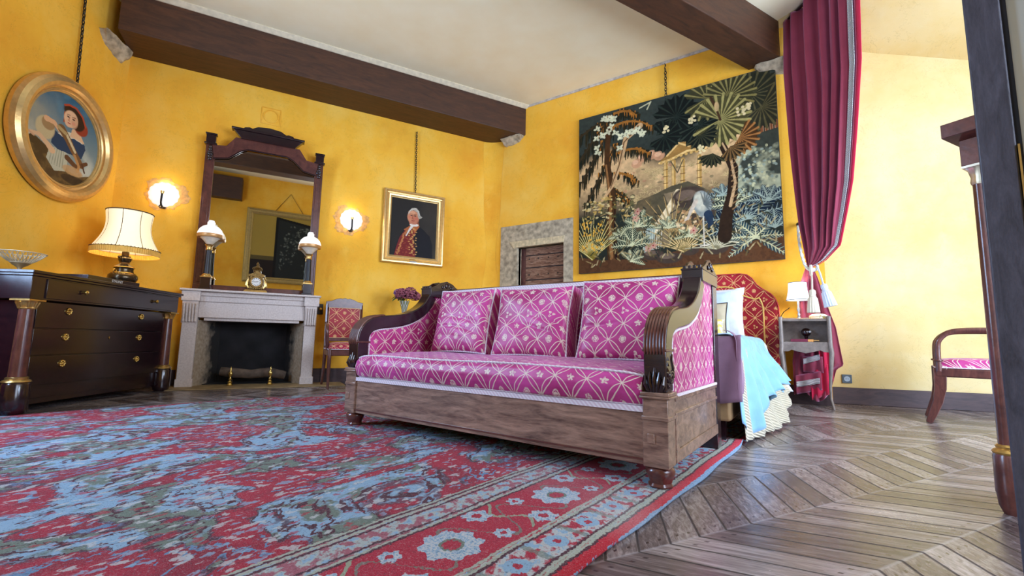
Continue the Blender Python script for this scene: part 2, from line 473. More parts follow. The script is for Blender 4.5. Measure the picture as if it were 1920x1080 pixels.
# baseboards
m = M(); m.box(-.02, .16, -.025, 0, 0, .19); m.box(-2.3, -1.56, -.025, 0, 0, .19); m.box(-.1, 2.4, -.025, 0, 0, .19)
o = place(m.build('baseboard_left', MBASE, bevel=.004), A0, AD); struct(o)
o = M().box(DX1+.1, .15, -.025, 0, 0, .19).build('baseboard_back', MBASE, bevel=.004); o.location = (0, YB, 0); struct(o)
o = M().box(-.05, 3.3, -.025, 0, 0, .175).build('baseboard_alcove', MBASE, bevel=.004); place(o, CC, CDIR); struct(o)
o = M().box(0, 3.6, -.025, 0, 0, .19).build('baseboard_side', MBASE, bevel=.004); o.location = CORN_D; o.rotation_euler[2] = math.atan2(DD.y, DD.x)
for v in o.data.vertices: v.co.y = -v.co.y
struct(o)

# beams
def beam(name, parts, org, d):
    m = M()
    for p in parts: m.box(*p)
    o = m.build(name, MBEAM, smooth=False, bevel=.008); place(o, org, d); return struct(o)
beam('ceiling_beam', [(-2.30, 2.90, -.555, -.003, 3.85, HC-.002)], A0, AD)
# second beam: lower edges run through (-.487,5.75) and (-.108,5.69)
b2 = Vector((-.47, YB, 0)); d2 = Vector((math.cos(R(63.6)), math.sin(R(63.6)), 0))
o = M().box(-7.4, .08, -.34, 0, 3.89, HC-.002).build('ceiling_beam', MBEAM, smooth=False, bevel=.008); place(o, b2, d2); struct(o)
# short beam end by the wall behind the camera, seen in the mirror
o = M().box(-2.7, -1.05, 0, .32, 3.60, 4.18).build('ceiling_beam', MBEAM, smooth=False, bevel=.008); place(o, AN*(EOFF-.002), AD); struct(o)
# third beam, overhead behind the view: only its reflection shows
o = M().box(-3.2, 4.2, 0, .42, 3.87, HC-.002).build('ceiling_beam', MBEAM, smooth=False, bevel=.008); place(o, AN*(-1.2), AD); struct(o)
# plaster cove strips beside the beams
m = M().prism([(0, HC-.001), (0, HC-.05), (-.012, HC-.05), (-.06, HC-.012), (-.06, HC-.001)], 'x', -2.2, 2.86)
MCOVE = plain('plaster_cove', (.70,.60,.42), .85)
o = m.build('trim_2', MCOVE, smooth=False); place(o, A0 + AN*.556, AD); struct(o)
o = M().box(-3.6, -.6, -.012, 0, HC-.035, HC-.002).build('trim_3', plain('cove_grey', (.55,.48,.42), .9, 0, .3), smooth=False); o.location = (0, YB, 0); struct(o)
# rough stone bearings under the beams
def corbel(pts, name='stone_corbel'):
    m = M(); m.add(pts, [(0,1,2,3),(4,7,6,5),(0,4,5,1),(1,5,6,2),(2,6,7,3),(3,7,4,0)])
    o = m.build(name, MSTONE, smooth=True, bevel=.02); 
    md = o.modifiers.new('sub', 'SUBSURF'); md.subdivision_type = 'SIMPLE'; md.levels = md.render_levels = 3
    tx = bpy.data.textures.new('stone', 'CLOUDS'); tx.noise_scale = .08
    dm = o.modifiers.new('d', 'DISPLACE'); dm.texture = tx; dm.strength = .05; dm.mid_level = .5
    return o
cd = CORN_D; z = 3.848
P = lambda s, n, zz: tuple(CORN_D + DD*s + DN*n + Vector((0,0,zz)))
o = corbel([P(.08,-.02,z), P(.52,-.02,z), P(.52,.10,z), P(.08,.10,z), P(.12,-.02,3.66), P(.40,-.02,3.72), P(.38,.03,3.74), P(.14,.03,3.68)]); struct(o)
P = lambda x, y, zz: (x, YB-y, zz)
o = corbel([P(-4.05,-.02,z), P(-3.66,-.02,z), P(-3.66,.12,z), P(-4.05,.12,z), P(-4.0,-.02,3.72), P(-3.72,-.02,3.76), P(-3.72,.05,3.78), P(-4.0,.05,3.74)]); struct(o)
o = corbel([P(-.40,-.02,3.89), P(.02,-.02,3.89), P(.02,.10,3.89), P(-.40,.10,3.89), P(-.36,-.02,3.78), P(-.0,-.02,3.70), P(-.0,.05,3.70), P(-.36,.05,3.80)]); struct(o)

# low stone doorway with nail-studded plank door, in wall B
door = bpy.data.objects.new('door_1', None); COL.objects.link(door); door.location = (-3.335, YB, 0); struct(door)
m = M()
ol, orr, oz = -3.74+3.335, -2.93+3.335, 2.04
m.prism([(-.715,0),(ol,0),(ol,oz),(orr,oz),(orr,0),(.555,0),(.555,2.39),(-.715,2.40)], 'y', -.012, .10)
o = m.build('stone_surround', MSTONE, door, smooth=False)
m = M(); m.prism([(ol-.1,0),(ol,0),(ol,oz),(orr,oz),(orr,0),(orr+.1,0),(orr+.1,oz+.12),(ol-.1,oz+.12)], 'y', .05, .24)
m.build('stone_reveal', MSTONE, door, smooth=False)
MSTL = plain('dressed_stone', (.62,.50,.30), .85, 0, .25, 25, .6)
m = M(); m.prism([(ol-.14,oz+.10),(ol-.05,oz-.02),(ol-.02,oz),(orr+.0,oz),(orr+.02,oz+.10)], 'y', -.022, .0)
m.build('lintel_moulding', MSTL, door, smooth=False, bevel=.006)
def plank_mat():
    m = Mat('old_planks', .7); x, y, z = m.xyz(); k = xfl(z*5.2)
    g = m.noise(4, 6, vec=m.vec(x*1.5+k*3.1, y, z*11), rough=.65, dist=1.6)
    base = m.ramp(g, [(.32, (.06,.025,.014)), (.5, (.24,.11,.06)), (.7, (.46,.30,.2))])
    ln = (1-xsm(xabs(xfr(z*5.2)-.5), .44, .47))
    base = m.mix(1-ln, base, (.02,.01,.01))
    m.col(base); m.bump(g+ln*.5, .6, .006); return m.m
M().box(ol+.08, orr, .13, .17, 0, oz).build('door_leaf', plank_mat(), door, smooth=False)
M().box(ol, ol+.08, .12, .18, 0, oz).build('door_stile', MAHO, door, smooth=False)
m = M()
for i in range(8):
    zz = .12+.25*i
    for xx in (-.26, -.1, .08, .24):
        m.ell((xx, .128, zz), (.012,.008,.012), 8, 5)
m.build('nail', MIRON, door)

# ------------------------------------------------------------ fireplace
fp = bpy.data.objects.new('fireplace', None); COL.objects.link(fp); fp.location = A0; fp.rotation_euler[2] = R(ANG_A)
tag(fp, 'pale limestone fireplace with fluted consoles and black firebox between dresser and red chair', 'fireplace')
# local: x along wall, y = -(distance from the wall)
def loc2(s, n, z): return (s, -n, z)
m = M()
for (a_, b_) in ((-1.52, -1.375), (-.25, -.115)):
    m.box(a_, b_, -.215, .0, 0, .74)
    m.box(a_-.01, b_+.01, -.225, 0, 0, .10)
build_split(m, lambda c: c[0] > -.8, 'jamb', MLIME, fp, bevel=.006)
m = M()
for (a_, b_) in ((-1.525, -1.375), (-.255, -.115)):
    m.prism([(0,.735),(-.225,.735),(-.235,.76),(-.225,.80),(-.26,.96),(-.26,.985),(0,.985)], 'x', a_, b_)
    for k in range(5):
        xx = a_+.018+(b_-a_-.036)*k/4
        m.tube([(xx,-.238,.765),(xx,-.248,.85),(xx,-.262,.955)], .011, 8)
        m.ell((xx,-.237,.757), (.013,.014,.016), 8, 6)
build_split(m, lambda c: c[0] > -.8, 'console', MLIME, fp)
m = M(); m.box(-1.375, -.255, -.20, -.06, .80, .985); m.box(-1.32, -.31, -.17, -.02, .765, .86)
m.build('lintel', MLIME, fp, bevel=.005)
m = M(); m.box(-1.53, -.105, -.215, 0, .985, 1.10); m.box(-1.54, -1.36, -.275, 0, .985, 1.10); m.box(-.27, -.095, -.275, 0, .985, 1.10)
m.box(-1.375, -.25, -.235, 0, 1.05, 1.10)
m.box(-1.56, -.08, -.30, 0, 1.10, 1.125)
m.build('mantel_shelf', MLIME, fp, bevel=.006)
# firebox: splayed stone cheeks and sooty back inside the hole
m = M(); z1 = .77
m.add([(-1.31,-.02,0),(-1.19,.27,0),(-1.19,.27,z1),(-1.31,-.02,z1),(-1.375,-.16,0),(-1.375,-.16,z1)], [(0,1,2,3),(4,0,3,5)])
m.add([(-.325,-.02,0),(-.43,.27,0),(-.43,.27,z1),(-.325,-.02,z1),(-.255,-.16,0),(-.255,-.16,z1)], [(0,3,2,1),(4,5,3,0)])
def cheek():
    m_ = Mat('firebox_stone', .9); x, y, z = m_.xyz(); n = m_.noise(9, 4)
    br = m_.noise(30, 3)
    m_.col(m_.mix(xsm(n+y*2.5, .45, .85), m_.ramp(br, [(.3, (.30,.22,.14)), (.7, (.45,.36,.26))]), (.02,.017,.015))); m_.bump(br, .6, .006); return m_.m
build_split(m, lambda c: c[0] > -.8, 'cheek', cheek(), fp, smooth=False, solid=.01)
m = M(); m.box(-1.32, -.3, .27, .29, 0, z1); m.box(-1.31, -.325, -.02, .29, z1-.01, z1+.01)
m.build('fireback', MBLACK, fp, smooth=False)
m = M(); m.box(-1.31, -.325, 0, .28, 0, .02); m.build('hearth_floor', MBLACK, fp, smooth=False)
M().box(-1.62, .25, -.50, -.0, 0, .012).build('hearth_slab', plain('worn_hearth_stone', (.30,.21,.10), .6, 0, .35, 8, .3), fp, bevel=.004)
o = M(); 
o.tube([(-1.12,-.02,.17),(-1.0,-.03,.15),(-.8,-.02,.13),(-.6,-.03,.15),(-.42,-.02,.11)], [.05,.06,.055,.06,.05], 12)
lg = o.build('log', plain('charred_bark', (.10,.07,.05), .9, 0, .5, 12, 1.5)); lg.location = A0; lg.rotation_euler[2] = R(ANG_A)
tag(lg, 'charred log lying across the two andirons in the fireplace', 'log')
def andiron(s, lab):
    t = thing('andiron', lab, 'andiron', A0 + AD*s + AN*.19 + Vector((0,0,.012)), R(ANG_A), 'brass andirons on the hearth')
    M().lathe([(.03,0),(.034,.01),(.02,.03),(.024,.045),(.012,.06),(.018,.075),(.010,.09),(.012,.11),(.022,.13),(.024,.145),(.012,.165),(.008,.175),(.012,.19),(.004,.21),(.0,.225)], (0,0,0), 16).build('finial', MBRASS, t)
    m = M(); m.box(-.008,.008,.0,.30,.055,.07); m.box(-.008,.008,.28,.30,0,.07); m.build('billet_bar', MIRON, t)
andiron(-1.0, 'brass baluster andiron on the hearth, the one nearer the dresser')
andiron(-.585, 'brass baluster andiron on the hearth, the one nearer the red chair')
lg.location = A0 + Vector((0,0,0)) 
# iron wall hook plate right of the mantel, painted plaque above the mirror
t = thing('bell_pull_plate', 'small dark iron plate with round knob on wall right of mantel', 'wall fitting', pt(-.06, .0, .97), R(ANG_A))
M().box(-.035,.035,-.015,0,-.07,.07).build('plate', MIRON, t, bevel=.003); M().ell((0,-.035,0), (.02,.025,.02)).build('knob', MBRASS, t)
t = thing('wall_plaque', 'square ochre painted plaster plaque with round ring above the mirror', 'plaque', pt(-.823, .0, 3.485), R(ANG_A))
m = M(); pts = []
for k in range(32):
    a_ = 2*PI*k/32; c_, s_ = math.cos(a_), math.sin(a_); q = .112/max(abs(c_), abs(s_))*(.98); pts.append((q*c_, -.006, q*s_))
m.tube(pts, .006, 6, closed=True); m.build('border', MW, t)
M().tor((0,-.006,0), .085, .007, 'y', 36).build('ring', MW, t)

# ------------------------------------------------------------ chimney mirror
TILT = R(2.3)
def mirror_thing():
    t = thing('chimney_mirror', 'tall mahogany framed mirror with carved crest standing on the mantel', 'mirror', pt(-.815, .02, 1.125), R(ANG_A))
    T = Matrix.Translation((0,-.03,0)) @ Matrix.Rotation(-TILT*-1, 4, 'X')
    # glass: leans into the room at the top
    W2 = .66
    def put(m, name, mat, par=t, **k): return m.xf(T).build(name, mat, par, **k)
    m = M(); m.box(-W2, -W2+.10, -.028, .02, 0, 1.78); m.box(W2-.10, W2, -.028, .02, 0, 1.78)
    m.box(-W2+.02, -W2+.08, -.034, -.02, .1, 1.7); m.box(W2-.08, W2-.02, -.034, -.02, .1, 1.7)
    [q.xf(T).build('stile', MAHO, t, bevel=.006) for q in split(m, LR)]
    m = M(); m.box(-W2, W2, -.04, .02, 0, .075); m.box(-W2, W2, -.052, .02, 0, .02); put(m, 'bottom_rail', MAHO, bevel=.005)
    m = M()
    low = [(-.57,1.62),(-.42,1.65),(-.30,1.76),(-.22,1.80),(.22,1.80),(.30,1.76),(.42,1.65),(.57,1.62)]
    up = [(.60,1.78),(.45,1.80),(.36,1.93),(-.36,1.93),(-.45,1.80),(-.60,1.78)]
    m.prism(low+up, 'y', -.035, .02); put(m, 'top_rail', MAHO, bevel=.004)
    m = M(); m.tube([(-.57,-.04,1.615),(-.42,-.04,1.645),(-.30,-.04,1.755),(-.22,-.04,1.795),(.22,-.04,1.795),(.30,-.04,1.755),(.42,-.04,1.645),(.57,-.04,1.615)], .008, 6)
    put(m, 'bead', MDARK)
    m = M(); m.prism([(-.30,1.92),(-.36,1.985),(-.39,2.02),(.39,2.02),(.36,1.985),(.30,1.92)], 'y', -.075, .02)
    m.box(-.41,.41,-.09,.02,2.02,2.045)
    m.prism([(-.30,2.045),(-.27,2.075),(-.22,2.085),(-.19,2.075),(-.13,2.11),(0,2.125),(.13,2.11),(.19,2.075),(.22,2.085),(.27,2.075),(.30,2.045)], 'y', -.05, .01)
    put(m, 'crest', MDARK, bevel=.004)
    m = M()
    for sx in (-1, 1):
        x0 = sx*(W2-.05); m.box(x0-.065,x0+.065,-.06,.02,1.78,1.80); m.box(x0-.05,x0+.05,-.05,.02,1.80,1.90); m.box(x0-.06,x0+.06,-.058,.02,1.90,1.92)
        for k in range(6): m.ell((x0, -.045, 1.60+.03*k), (.03-.002*k,.014,.02), 8, 6)
        m.tor((x0, -.045, 1.66), .026, .009, 'y', 14, 6)
    [q.xf(T).build('corner_block', MDARK, t, bevel=.003) for q in split(m, LR)]
    g = Mat('mirror_glass', .015, 1); n = g.noise(2, 3); g.col(g.ramp(n, [(0, (.66,.62,.52)), (1, (.72,.68,.58))]))
    put(M().prism([(-.57,.07),(.57,.07),(.57,1.63),(.40,1.66),(.28,1.78),(-.28,1.78),(-.40,1.66),(-.57,1.63)], 'y', -.012, -.006), 'mirror_glass', g.m, smooth=False)
mirror_thing()

# ------------------------------------------------------------ lamps
SHADE_W = (1, .93, .78)
def sconce(s, lab):
    t = thing('wall_sconce', lab, 'wall lamp', pt(s, 0, 2.225), R(ANG_A), 'porcelain wall sconces')
    def dish(u, v):
        r = .145*v; a_ = 2*PI*u; rr = r*(1+(.03*math.cos(a_*14) if v > .85 else 0))
        return (rr*math.cos(a_), -.085-.03*(1-v*v)+.05*v**3-.03, rr*math.sin(a_))
    m = M().grid(dish, 56, 14, cu=True)
    m.build('dish', emit('sconce_porcelain', (.97,.97,1), .8), t, solid=.006)
    m = M(); m.tube([(0,0,-.13),(0,-.07,-.155),(0,-.14,-.15),(0,-.17,-.12),(0,-.165,-.06),(0,-.15,-.0)], .010, 8); m.ell((0,-.02,-.13),(.03,.02,.03)); m.tor((0,-.15,-.165), .016,.006,'y',12,6)
    m.build('arm', MIRON, t)
    m = M().lathe([(0,0),(.015,.01),(.02,.04),(.012,.05)], (0,-.15,-.02), 10); m.build('candle_holder', MBRASS, t)
    l = point('sconce_light', (0,-.15,.055), 1, (1,.92,.80), .022); l.data.energy = SC_E; l.parent = t
    # lit back glow of the wall: the lamp shines behind the dish
    l2 = point('sconce_back_light', (0,-.035,.12), 1, (1,.84,.45), .03); l2.data.energy = SC_B; l2.parent = t
    l3 = point('sconce_back_light', (0,-.035,-.10), 1, (1,.84,.45), .03); l3.data.energy = SC_B*.4; l3.parent = t
SC_E, SC_B = 1.0, 1.5
sconce(-1.84, 'round white porcelain wall sconce left of the tall mirror')
sconce(.255, 'round white porcelain wall sconce between mirror and gentleman portrait')

MSCAR = plain('bare_plaster_patch', (.66,.36,.12), .9, 0, .25, 25, .8)
def scar(i, s, z, rx, rz_, seed):
    rs = random.Random(seed); ph = [rs.uniform(0, 6) for _ in range(5)]; ring = []
    for k in range(72):
        a_ = 2*PI*k/72; q = 1+.10*math.sin(3*a_+ph[0])+.07*math.sin(7*a_+ph[1])+.04*math.sin(17*a_+ph[2])+.03*math.sin(29*a_+ph[3]); ring.append((rx*q*math.cos(a_), rz_*q*math.sin(a_)))
    o = M().prism(ring, 'y', -.003, .002).build('trim_%d' % i, MSCAR, smooth=False); place(o, pt(s, 0, z), AD); struct(o)
scar(4, -1.83, 2.25, .21, .19, 3); scar(5, .25, 2.23, .23, .20, 8)
def oil_lamp(s, lab):
    t = thing('oil_lamp', lab, 'lamp', pt(s, .225, 1.126), R(ANG_A), 'column oil lamps on the mantel')
    m = M(); m.box(-.062,.062,-.062,.062,0,.02); m.box(-.05,.05,-.05,.05,.02,.14); m.build('plinth', MDARK, t, bevel=.003)
    m = M(); m.box(-.056,.056,-.056,.056,.14,.152); m.lathe([(.05,.152),(.048,.165),(.038,.18),(.034,.185)], (0,0,0), 20); m.build('gilt_base', MGOLD, t)
    m = M().lathe([(.034,.185),(.030,.30),(.028,.46)], (0,0,0), 32, sq=lambda a_, z: 1+.06*math.cos(a_*12)); m.build('fluted_column', plain('black_enamel', (.012,.012,.014), .45), t, ang=60)
    m = M().lathe([(.026,.46),(.034,.47),(.030,.50),(.042,.525),(.046,.53)], (0,0,0), 16); m.build('capital', MGOLD, t)
    m = M().lathe([(.02,.53),(.035,.54),(.062,.575),(.10,.612),(.112,.618)], (0,0,0), 28); m.build('font', MPORC, t)
    m = M().lathe([(.128,.612),(.134,.622),(.134,.645),(.128,.652)], (0,0,0), 36); m.build('gallery_band', plain('amber_gallery', (.62,.33,.12), .35, .3), t)
    m = M().lathe([(.132,.652),(.128,.675),(.112,.712),(.085,.742),(.055,.758),(.040,.762),(.040,.80),(.036,.802)], (0,0,0), 36)
    m.build('globe_shade', emit('opaline_shade', (1,.95,.86), .75), t)
    m = M().lathe([(.030,.80),(.030,.82)], (0,0,0), 20); m.build('chimney', emit('lamp_chimney', (1,.96,.9), .5), t)
MPORC = plain('cream_porcelain', (.80,.70,.55), .3)
oil_lamp(-1.33, 'oil lamp with white shade and black column at left end of the mantel')
oil_lamp(-.25, 'oil lamp with white shade and black column at right end of the mantel')

# gilt clock
t = thing('mantel_clock', 'small ornate gilt clock with round dial in the middle of the mantel', 'clock', pt(-.82, .155, 1.126), R(ANG_A))
m = M(); m.box(-.125,.125,-.05,.05,0,.022); m.box(-.115,.115,-.045,.045,.022,.034); m.build('base', MGOLD, t, bevel=.004)
GCL = plain('antique_gilt', (.26,.16,.05), .35, .8, .4, 60, .5)
m = M(); m.lathe([(.072,-.04),(.078,-.03),(.078,.03),(.06,.035)], (0,0,.13), 28, axis='y'); m.box(-.07,.07,-.03,.03,.05,.21)
m.prism([(-.085,.20),(-.09,.22),(-.045,.238),(0,.265),(.045,.238),(.09,.22),(.085,.20)], 'y', -.04,.035)
for k in range(7): m.ell((-.06+.02*k,-.034,.052), .012, 8, 6)
m.build('case', GCL, t)
m = M().lathe([(.04,.255),(.045,.275),(.02,.285),(.032,.30),(.05,.31),(.02,.33),(.012,.345),(.018,.355),(.006,.375),(0,.39)], (0,0,0), 14)
for sx in (-1,1): m.tor((sx*.035,0,.30), .016,.005,'y',12,6)
m.build('finial', GCL, t)
m = M()
for sx in (-1,1):
    m.tube([(sx*.078,-.01,.05),(sx*.10,-.01,.09),(sx*.095,-.01,.13),(sx*.085,-.01,.17)], [.012,.016,.014,.006], 8); m.ell((sx*.09,-.01,.18), .012)
build_split(m, LR, 'side_figure', MGOLD, t)
m = M().lathe([(0,0),(.055,0),(.055,.004)], (0,-.045,.13), 32, axis='y'); m.build('dial', plain('enamel_dial', (.78,.74,.68), .3), t)
m = M().tor((0,-.047,.13), .056,.005,'y',32,6); m.build('bezel', MGOLD, t)
m = M()
for k in range(12):
    a_ = 2*PI*k/12; c_, s_ = math.cos(a_), math.sin(a_)
    m.tube([(c_*.036,-.047,.13+s_*.036),(c_*.048,-.047,.13+s_*.048)], .0028, 5)
m.build('hour_marks', MIRON, t)
m = M(); m.tube([(0,-.049,.13),(-.04,-.049,.128)], .0025, 5); m.tube([(0,-.049,.13),(.024,-.049,.134)], .003, 5); m.build('hands', MIRON, t)

# ------------------------------------------------------------ raster painting helpers (flat painted surfaces as coloured grids)
class Paint:
    def __init__(s, nx, ny, bg, seed=1):
        s.nx, s.ny = nx, ny; s.a = np.zeros((ny, nx, 3)); s.a[:] = bg
        yy, xx = np.mgrid[0:ny, 0:nx]; s.X = (xx+.5)/nx; s.Y = (yy+.5)/ny; s.asp = nx/ny; s.rng = np.random.RandomState(seed)
    def noise(s, f, oct_=4):
        out = np.zeros((s.ny, s.nx)); amp = 1; tot = 0
        for o_ in range(oct_):
            n = int(f*2**o_)+2; g = s.rng.rand(n+1, n+1)
            gx = s.X*(n-1); gy = s.Y*(n-1); ix = gx.astype(int); iy = gy.astype(int); fx = gx-ix; fy = gy-iy
            fx = fx*fx*(3-2*fx); fy = fy*fy*(3-2*fy)
            v = g[iy,ix]*(1-fx)*(1-fy)+g[iy,ix+1]*fx*(1-fy)+g[iy+1,ix]*(1-fx)*fy+g[iy+1,ix+1]*fx*fy
            out += v*amp; tot += amp; amp *= .55
        return out/tot
    def mixin(s, mask, c, op=1):
        mk = (mask*op)[..., None]; s.a = s.a*(1-mk)+np.array(c)*mk
    def poly(s, pts, c, op=1, soft=0):
        m = np.zeros((s.ny, s.nx), bool); n = len(pts)
        for i in range(n):
            x0, y0 = pts[i]; x1, y1 = pts[(i+1) % n]
            if abs(y1-y0) < 1e-9: continue
            cr = ((s.Y > min(y0,y1)) & (s.Y <= max(y0,y1)) & (s.X < (s.Y-y0)*(x1-x0)/(y1-y0)+x0)); m ^= cr
        s.mixin(m.astype(float), c, op); return m
    def ell(s, cx, cy, rx, ry, c, op=1, soft=.15, rot=0):
        dx = (s.X-cx)*s.asp; dy = s.Y-cy; ca, sa = math.cos(rot), math.sin(rot)
        u = (dx*ca+dy*sa)/rx; v = (-dx*sa+dy*ca)/ry
        r = np.sqrt(u*u+v*v); mk = np.clip((1-r)/soft+.5, 0, 1); s.mixin(mk, c, op); return mk
    def line(s, pts, wd, c, op=1):
        w0, w1 = wd if isinstance(wd, tuple) else (wd, wd); n = len(pts)-1
        for i in range(n):
            x0, y0 = pts[i]; x1, y1 = pts[i+1]; X0 = x0*s.asp; X1 = x1*s.asp
            bx0, bx1 = min(x0,x1)-max(w0,w1)*2, max(x0,x1)+max(w0,w1)*2; by0, by1 = min(y0,y1)-max(w0,w1)*1.5, max(y0,y1)+max(w0,w1)*1.5
            i0, i1 = max(0,int(bx0*s.nx)), min(s.nx,int(bx1*s.nx)+2); j0, j1 = max(0,int(by0*s.ny)), min(s.ny,int(by1*s.ny)+2)
            if i0 >= i1 or j0 >= j1: continue
            x = s.X[j0:j1,i0:i1]*s.asp; y = s.Y[j0:j1,i0:i1]; L2 = (X1-X0)**2+(y1-y0)**2+1e-12
            t = np.clip(((x-X0)*(X1-X0)+(y-y0)*(y1-y0))/L2, 0, 1); d = np.hypot(x-X0-t*(X1-X0), y-y0-t*(y1-y0))
            ww = w0+(w1-w0)*((i+t)/n); mk = (np.clip((ww-d)/.0018+.5, 0, 1)*op)[..., None]
            s.a[j0:j1,i0:i1] = s.a[j0:j1,i0:i1]*(1-mk)+np.array(c)*mk
    def mesh(s, name, mat, W, H, parent, inside=None, thick=0):
        """grid in the x-z plane facing -y, origin bottom centre"""
        nx, ny = s.nx, s.ny
        xs = (np.arange(nx+1)/nx-.5)*W; zs = np.arange(ny+1)/ny*H
        Xg, Zg = np.meshgrid(xs, zs); co = np.stack([Xg, np.zeros_like(Xg), Zg], -1).reshape(-1, 3)
        i, j = np.meshgrid(np.arange(nx), np.arange(ny)); k = (j*(nx+1)+i)
        f = np.stack([k, k+1, k+nx+2, k+nx+1], -1).reshape(-1, 4)
        cols = s.a.reshape(-1, 3)
        if inside is not None:
            keep = inside(s.X, s.Y).reshape(-1); f = f[keep]; cols = cols[keep]
        me = bpy.data.meshes.new(name); me.vertices.add(len(co)); me.vertices.foreach_set('co', co.ravel())
        me.loops.add(len(f)*4); me.loops.foreach_set('vertex_index', f.ravel().astype(np.int32))
        me.polygons.add(len(f)); me.polygons.foreach_set('loop_start', np.arange(0, len(f)*4, 4, dtype=np.int32)); me.polygons.foreach_set('loop_total', np.full(len(f), 4, np.int32))
        me.update(); at_ = me.color_attributes.new('paint', 'FLOAT_COLOR', 'CORNER')
        c4 = np.ones((len(f)*4, 4)); c4[:, :3] = np.repeat(cols, 4, 0); at_.data.foreach_set('color', c4.ravel())
        me.materials.append(mat); o = bpy.data.objects.new(name, me); COL.objects.link(o)
        if parent: o.parent = parent
        return o
def paint_mat(name, rough=.5, weave=0, gain=1.0):
    m = Mat(name, rough); a_ = m.n.new('ShaderNodeAttribute'); a_.attribute_name = 'paint'
    g = m.noise(180, 2); m.col(m.mix(.35, a_.outputs['Color'], m.ramp(g, [(.3, (.6,.6,.6)), (.7, (1,1,1))]), 'MULTIPLY'))
    m.b.inputs['Specular IOR Level'].default_value = .2
    if weave: x, y, z = m.xyz(); m.bump(xsin(x*900)+xsin(z*900)+g, .4, .002)
    return m.m

def C(r, g, b):
    f = lambda v: ((v/255+.055)/1.055)**2.4 if v > 10 else v/255/12.92
    return (f(r), f(g), f(b))

# ------------------------------------------------------------ gentleman portrait
def man_canvas():
    p = Paint(116, 150, C(38,34,30), 3); n = p.noise(3)
    p.mixin(np.clip((p.X-.45)*1.6, 0, 1)*n, C(84,74,60), .8)
    p.poly([(.08,0),(.12,.14),(.20,.34),(.30,.47),(.42,.52),(.60,.56),(.72,.49),(.86,.39),(.92,.25),(.93,0)], C(20,18,24))
    vest = [(.10,0),(.13,.12),(.20,.32),(.33,.48),(.46,.53),(.55,.46),(.50,.35),(.53,.16),(.56,0)]
    p.poly(vest, C(122,34,32))
    p.poly([(.28,.46),(.42,.55),(.60,.60),(.62,.54),(.52,.42),(.46,.5),(.36,.44)], C(176,96,48))
    rs = np.random.RandomState(4)
    for i in range(46):
        t = i/46; x = .50+.05*math.sin(i*1.3)-(.06 if i % 2 else 0)+t*.03; y = .50-t*.47
        p.ell(x, y, .016, .010, C(214,158,86), .8)
        x = .30-.17*t+rs.rand()*.05; p.ell(x, .44-t*.42, .013, .010, C(202,130,72), .7)
        p.ell(.22+rs.rand()*.2, rs.rand()*.35, .012, .006, C(190,96,54), .4)
    p.line([(.46,.54),(.40,.46),(.34,.36)], (.022,.008), C(226,216,200))
    p.ell(.50,.565,.075,.028, C(232,222,206), 1)
    p.poly([(.40,.56),(.38,.66),(.43,.58)], C(176,98,70))
    p.ell(.475,.70,.098,.118, C(206,136,98)); p.ell(.52,.66,.065,.085, C(186,108,80), .6)
    p.ell(.48,.60,.066,.032, C(196,120,90), .8); p.ell(.44,.78,.06,.035, C(226,166,126), .7)
    p.poly([(.36,.72),(.38,.80),(.44,.86),(.54,.87),(.60,.82),(.62,.74),(.66,.70),(.60,.68),(.575,.72),(.56,.79),(.48,.825),(.41,.80)], C(176,168,150))
    p.line([(.37,.76),(.42,.83),(.52,.855),(.59,.80),(.63,.72)], .006, C(224,218,204), .7); p.line([(.585,.74),(.66,.715)], .012, C(170,162,146))
    for ex in (.435,.515): p.ell(ex,.725,.020,.009, C(60,36,30)); p.line([(ex-.03,.748),(ex+.03,.75)], .004, C(120,72,52))
    p.line([(.468,.73),(.455,.675),(.48,.668)], .008, C(168,88,64)); p.ell(.40,.69,.026,.022, C(214,112,86), .6); p.ell(.535,.68,.030,.024, C(204,98,78), .6)
    p.line([(.445,.635),(.475,.632),(.505,.638)], .006, C(136,44,44)); p.line([(.44,.60),(.50,.59)], .004, C(150,84,64), .7)
    return p
def bevel_frame(m, w, h, fw, prof, z0=0):
    """picture frame mouldings: prof = list of (inset 0..fw, depth)"""
    for (a0, d0_), (a1, d1_) in zip(prof[:-1], prof[1:]):
        q = lambda a_, d_: [(-w/2+a_, -d_, z0+a_), (w/2-a_, -d_, z0+a_), (w/2-a_, -d_, z0+h-a_), (-w/2+a_, -d_, z0+h-a_)]
        m.add(q(a0, d0_)+q(a1, d1_), [(i, (i+1) % 4, 4+(i+1) % 4, 4+i) for i in range(4)])
    return m
def chain(m, p0, p1, link=.042, r=.0045):
    p0, p1 = Vector(p0), Vector(p1); L = (p1-p0).length; n = max(2, int(L/(link*.74))); d = (p1-p0)/n
    for i in range(n):
        c = p0+d*(i+.5); pts = []
        for k in range(10):
            a_ = 2*PI*k/10; lx, lz = math.cos(a_)*link*.26, math.sin(a_)*link*.5
            pts.append((c.x+(lx if i % 2 == 0 else lx*.35), c.y+(0 if i % 2 == 0 else lx*.9), c.z+lz))
        m.tube(pts, r, 5, closed=True)
    return m
t = thing('portrait_painting', 'gilt-framed portrait of a wigged man in red waistcoat and black coat on ochre wall', 'painting', pt(1.145, .02, 1.685), R(ANG_A))
m = M(); bevel_frame(m, .92, 1.09, .12, [(0,0),(0,.04),(.012,.055),(.03,.058),(.045,.035),(.06,.03),(.075,.046),(.095,.04),(.105,.026),(.115,.022),(.118,.012)])
m.build('frame', MGOLDW, t, ang=25, smooth=True)
MPAINT = paint_mat('oil_paint', .6)
o = man_canvas().mesh('canvas', MPAINT, .69, .86, t); o.location = (0, -.012, .115)
m = M(); m.box(-.44,.44,-.008,.0,.02,1.07); m.build('backing_board', MDARK, t)
